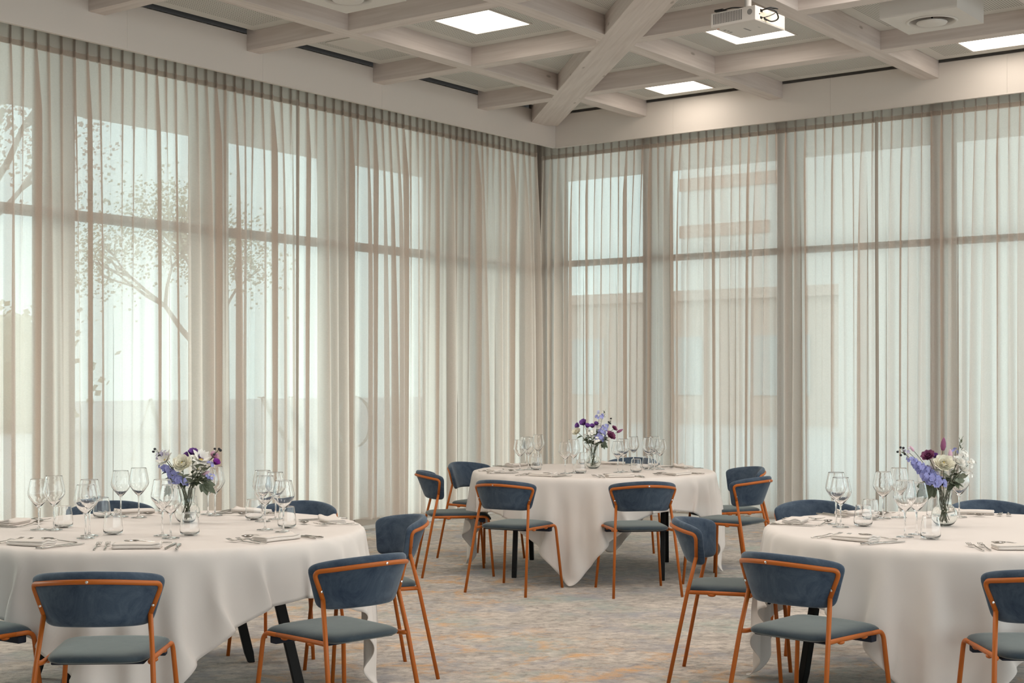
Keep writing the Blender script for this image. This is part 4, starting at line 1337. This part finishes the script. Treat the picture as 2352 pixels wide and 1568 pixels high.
# ------------------------------------------------------------------ outside
tag(mesh_obj('ground', [(-80, -80, -.03), (90, -80, -.03), (90, 110, -.03), (-80, 110, -.03)], [(0, 1, 2, 3)], M['paving']), 'pale paving outside the windows', 'paving', kind='structure')
E_ = 3.95
m = MB(); m.box(-E_, GX - .02, -22, E_, 4.33, 4.55); m.box(GX - .02, 22, GY + .02, E_, 4.33, 4.55)
tag(m.build('roof', M['soffit']), 'wide pale roof overhang outside the windows', 'roof', kind='structure')
def building(name, x0, x1, y0, y1, h, mat, lab, wins, wmat):
    r = empty(name, ((x0 + x1) / 2, (y0 + y1) / 2, -.03)); tag(r, lab, 'building')
    cx, cy = (x0 + x1) / 2, (y0 + y1) / 2
    MB().box(x0 - cx, x1 - cx, y0 - cy, y1 - cy, 0, h).build('facade', mat, r)
    MB().box(x0 - cx - .2, x1 - cx + .2, y0 - cy - .2, y1 - cy + .2, h, h + .35).build('cornice', FAC['band'], r)
    if name == 'tower_building':
        for z in (8.5, 10.8): MB().box(x0 - cx - .06, x1 - cx - 2.2 + (z > 10) * 1.6, y0 - cy - .06, y0 - cy, z, z + .6).build('balcony_band', FAC['red'], r)
    for (face, a, b, z0, z1) in wins:
        w = MB()
        if face == 'y': w.box(a - cx, b - cx, y0 - cy - .04, y0 - cy, z0, z1)
        else: w.box(x1 - cx, x1 - cx + .04, a - cy, b - cy, z0, z1)
        w.build('window', wmat, r)
FAC = dict(white=plain('render_white', (.78, .74, .70), .9), brick=plain('brick_pink', (.56, .45, .39), .9, noise=.2, nscale=4.), band=plain('band_red', (.55, .42, .36), .9), red=plain('red_band', (.56, .38, .31), .9), win=plain('far_window', (.52, .55, .55), .3))
building('white_building', -6.3, 14, 22, 32, 9.5, FAC['white'], 'pale building beyond the right curtains', [], FAC['win'])
building('brick_building', -27, -8, 30, 40, 4.25, FAC['brick'], 'low brick-coloured building beyond the room corner', [('y', -25 + 4. * k, -22.8 + 4. * k, 1.0, 3.0) for k in range(4)], FAC['win'])
building('tower_building', -26, -19, 48, 56, 13.5, FAC['white'], 'distant tower block with red bands beyond the right curtains', [], FAC['win'])
BARK = plain('bark', (.44, .35, .30), .9); FOL = plain('spring_leaves', (.60, .56, .42), .8, noise=.3, nscale=3.); FOL2 = plain('blossom_leaves', (.70, .55, .48), .8, noise=.25, nscale=3.)
def tree(x, y, h, seed, fol, lab):
    rnd = random.Random(seed)
    r = empty('tree', (x, y, -.03)); tag(r, lab, 'tree', 'trees outside the windows')
    t = MB(); tips = []
    def br(p, d, L, rr, lv):
        q = p + d * L
        t.tube([p, (p + q) / 2 + Vector((rnd.uniform(-.05, .05), rnd.uniform(-.05, .05), 0)) * L, q], rr, 6, True, rr * .6)
        if lv == 0: tips.append(q); return
        for k in range(3):
            a = rnd.uniform(0, 6.28)
            nd = (d + Vector((math.cos(a), math.sin(a), rnd.uniform(-.1, .5))) * .75).normalized()
            br(q, nd, L * rnd.uniform(.6, .8), rr * .6, lv - 1)
    br(Vector((0, 0, 0)), Vector((0, 0, 1)), h * .32, h * .022, 4)
    t.build('trunk', BARK, r, True)
    fm = MB()
    for q in tips:
        for k in range(60):
            c = q + Vector((rnd.gauss(0, .5), rnd.gauss(0, .5), rnd.gauss(0, .5)))
            n_ = Vector((rnd.gauss(0, 1), rnd.gauss(0, 1), rnd.gauss(0, 1))).normalized()
            s_ = rnd.uniform(.06, .11)
            o1 = n_.orthogonal() * s_ * .4; b0 = len(fm.v); fm.v += [tuple(c), tuple(c + n_ * s_ * .5 + o1), tuple(c + n_ * s_), tuple(c + n_ * s_ * .5 - o1)]; fm.f.append((b0, b0 + 1, b0 + 2, b0 + 3))
    o = fm.build('foliage', fol, r); tag(o, kind='stuff')
    return r
for k, (x, y, h, fol, lab) in enumerate([
        (-12, -5.2, 9.6, FOL2, 'pinkish tree outside the left curtains, before the middle windows'), (-15, -1.0, 9.8, FOL, 'green tree outside the left curtains, second from the corner'),
        (-13, -9.2, 9.6, FOL, 'green tree outside the left curtains, beside the pinkish tree'), (-18, 4.5, 10.5, FOL2, 'pinkish tree outside the left curtains, nearest the corner'),
        (-17, -13.5, 9.8, FOL2, 'pinkish tree outside the left end of the left curtains'), (-13, -17, 9.6, FOL, 'green tree outside the left edge of the left curtains'),
        (-22, 14, 7.2, FOL, 'green tree beyond the room corner')]):
    tree(x, y, h, k + 1, fol, lab)

# a loose hedge behind the trees, put there to dim the bright left curtains
rnd = random.Random(77); hb = MB()
for k in range(58):
    y = -46 + k * 1.02; hh = 3.0 + .8 * rnd.random()
    hb.ball((-27 + rnd.uniform(-.4, .4), y, hh * .45), 1.1, 1.0, hh * .55, 10, 7)
    for q in range(160):
        c = Vector((-27 + rnd.gauss(0, .8), y + rnd.gauss(0, .7), rnd.uniform(.2, hh + .35))); n_ = Vector((rnd.gauss(0, 1), rnd.gauss(0, 1), rnd.gauss(0, 1))).normalized(); o1 = n_.orthogonal() * .09; b0 = len(hb.v)
        hb.v += [tuple(c), tuple(c + n_ * .11 + o1), tuple(c + n_ * .22), tuple(c + n_ * .11 - o1)]; hb.f.append((b0, b0 + 1, b0 + 2, b0 + 3))
tag(hb.build('added_hedge', FOL), 'long pale green hedge behind the trees, added to dim the left curtains', 'added_hedge')

# ------------------------------------------------------------------ light
w = bpy.data.worlds.new('sky'); scene.world = w; w.use_nodes = True
wt = w.node_tree
bg = wt.nodes['Background']
tc = wt.nodes.new('ShaderNodeTexCoord'); sx = wt.nodes.new('ShaderNodeSeparateXYZ'); rp = wt.nodes.new('ShaderNodeValToRGB')
wt.links.new(tc.outputs['Generated'], sx.inputs[0]); wt.links.new(sx.outputs[2], rp.inputs[0]); wt.links.new(rp.outputs[0], bg.inputs[0])
e = rp.color_ramp.elements
e[0].position = 0.; e[0].color = (.84, .965, .96, 1); e[1].position = .7; e[1].color = (.80, .90, 1., 1)
bg.inputs[1].default_value = SKY
sun = bpy.data.lights.new('sun', 'SUN'); sun.energy = SUN; sun.angle = R(24); sun.color = (1., .94, .86)
so = bpy.data.objects.new('sun', sun); COL.objects.link(so)
el, az = R(22), R(200)      # shining in through the left wall, low
dirv = Vector((math.cos(el) * .93, math.cos(el) * .36, -math.sin(el)))
so.rotation_euler = dirv.to_track_quat('-Z', 'Y').to_euler()
# the ceiling lights of the bays outside the picture
for (i, j) in ((2, 3), (3, 2), (4, 1), (5, 0), (1, 4), (2, 5), (3, 4), (4, 3), (5, 2), (5, 4), (4, 5), (3, 6), (1, 6), (6, 1), (6, 3), (6, 5), (5, 6)):
    a = bpy.data.lights.new('ceiling_lamp', 'AREA'); a.shape = 'SQUARE'; a.size = .565; a.energy = LAMPW; a.color = (1., .92, .84)
    ao = bpy.data.objects.new('ceiling_lamp', a); COL.objects.link(ao)
    ao.location = ((XE[i] + XE[i + 1]) / 2, (YE[j] + YE[j + 1]) / 2, ZP - .02)

# ------------------------------------------------------------------ camera
cam = bpy.data.cameras.new('camera'); co = bpy.data.objects.new('camera', cam); COL.objects.link(co)
co.location = CAM; co.rotation_euler = (R(90), 0, math.atan2(.59737, .80197))
cam.sensor_width = 36; cam.lens = 36 * 3269.65 / 2352
cam.shift_y = (875.9 - 784) / 2352
cam.clip_start = .05; cam.clip_end = 400
scene.camera = co
#CROP#
vs = scene.view_settings
scene.display_settings.display_device = 'sRGB'
vs.view_transform = 'Standard'; vs.look = 'None'; vs.exposure = EXPO; vs.gamma = 1.; vs.use_curve_mapping = False
cy = scene.cycles
cy.max_bounces = 14; cy.diffuse_bounces = 5; cy.glossy_bounces = 5; cy.transmission_bounces = 12; cy.transparent_max_bounces = 24
cy.caustics_refractive = True; cy.caustics_reflective = True; cy.blur_glossy = .5
cy.sample_clamp_indirect = 6.
cy.use_denoising = True
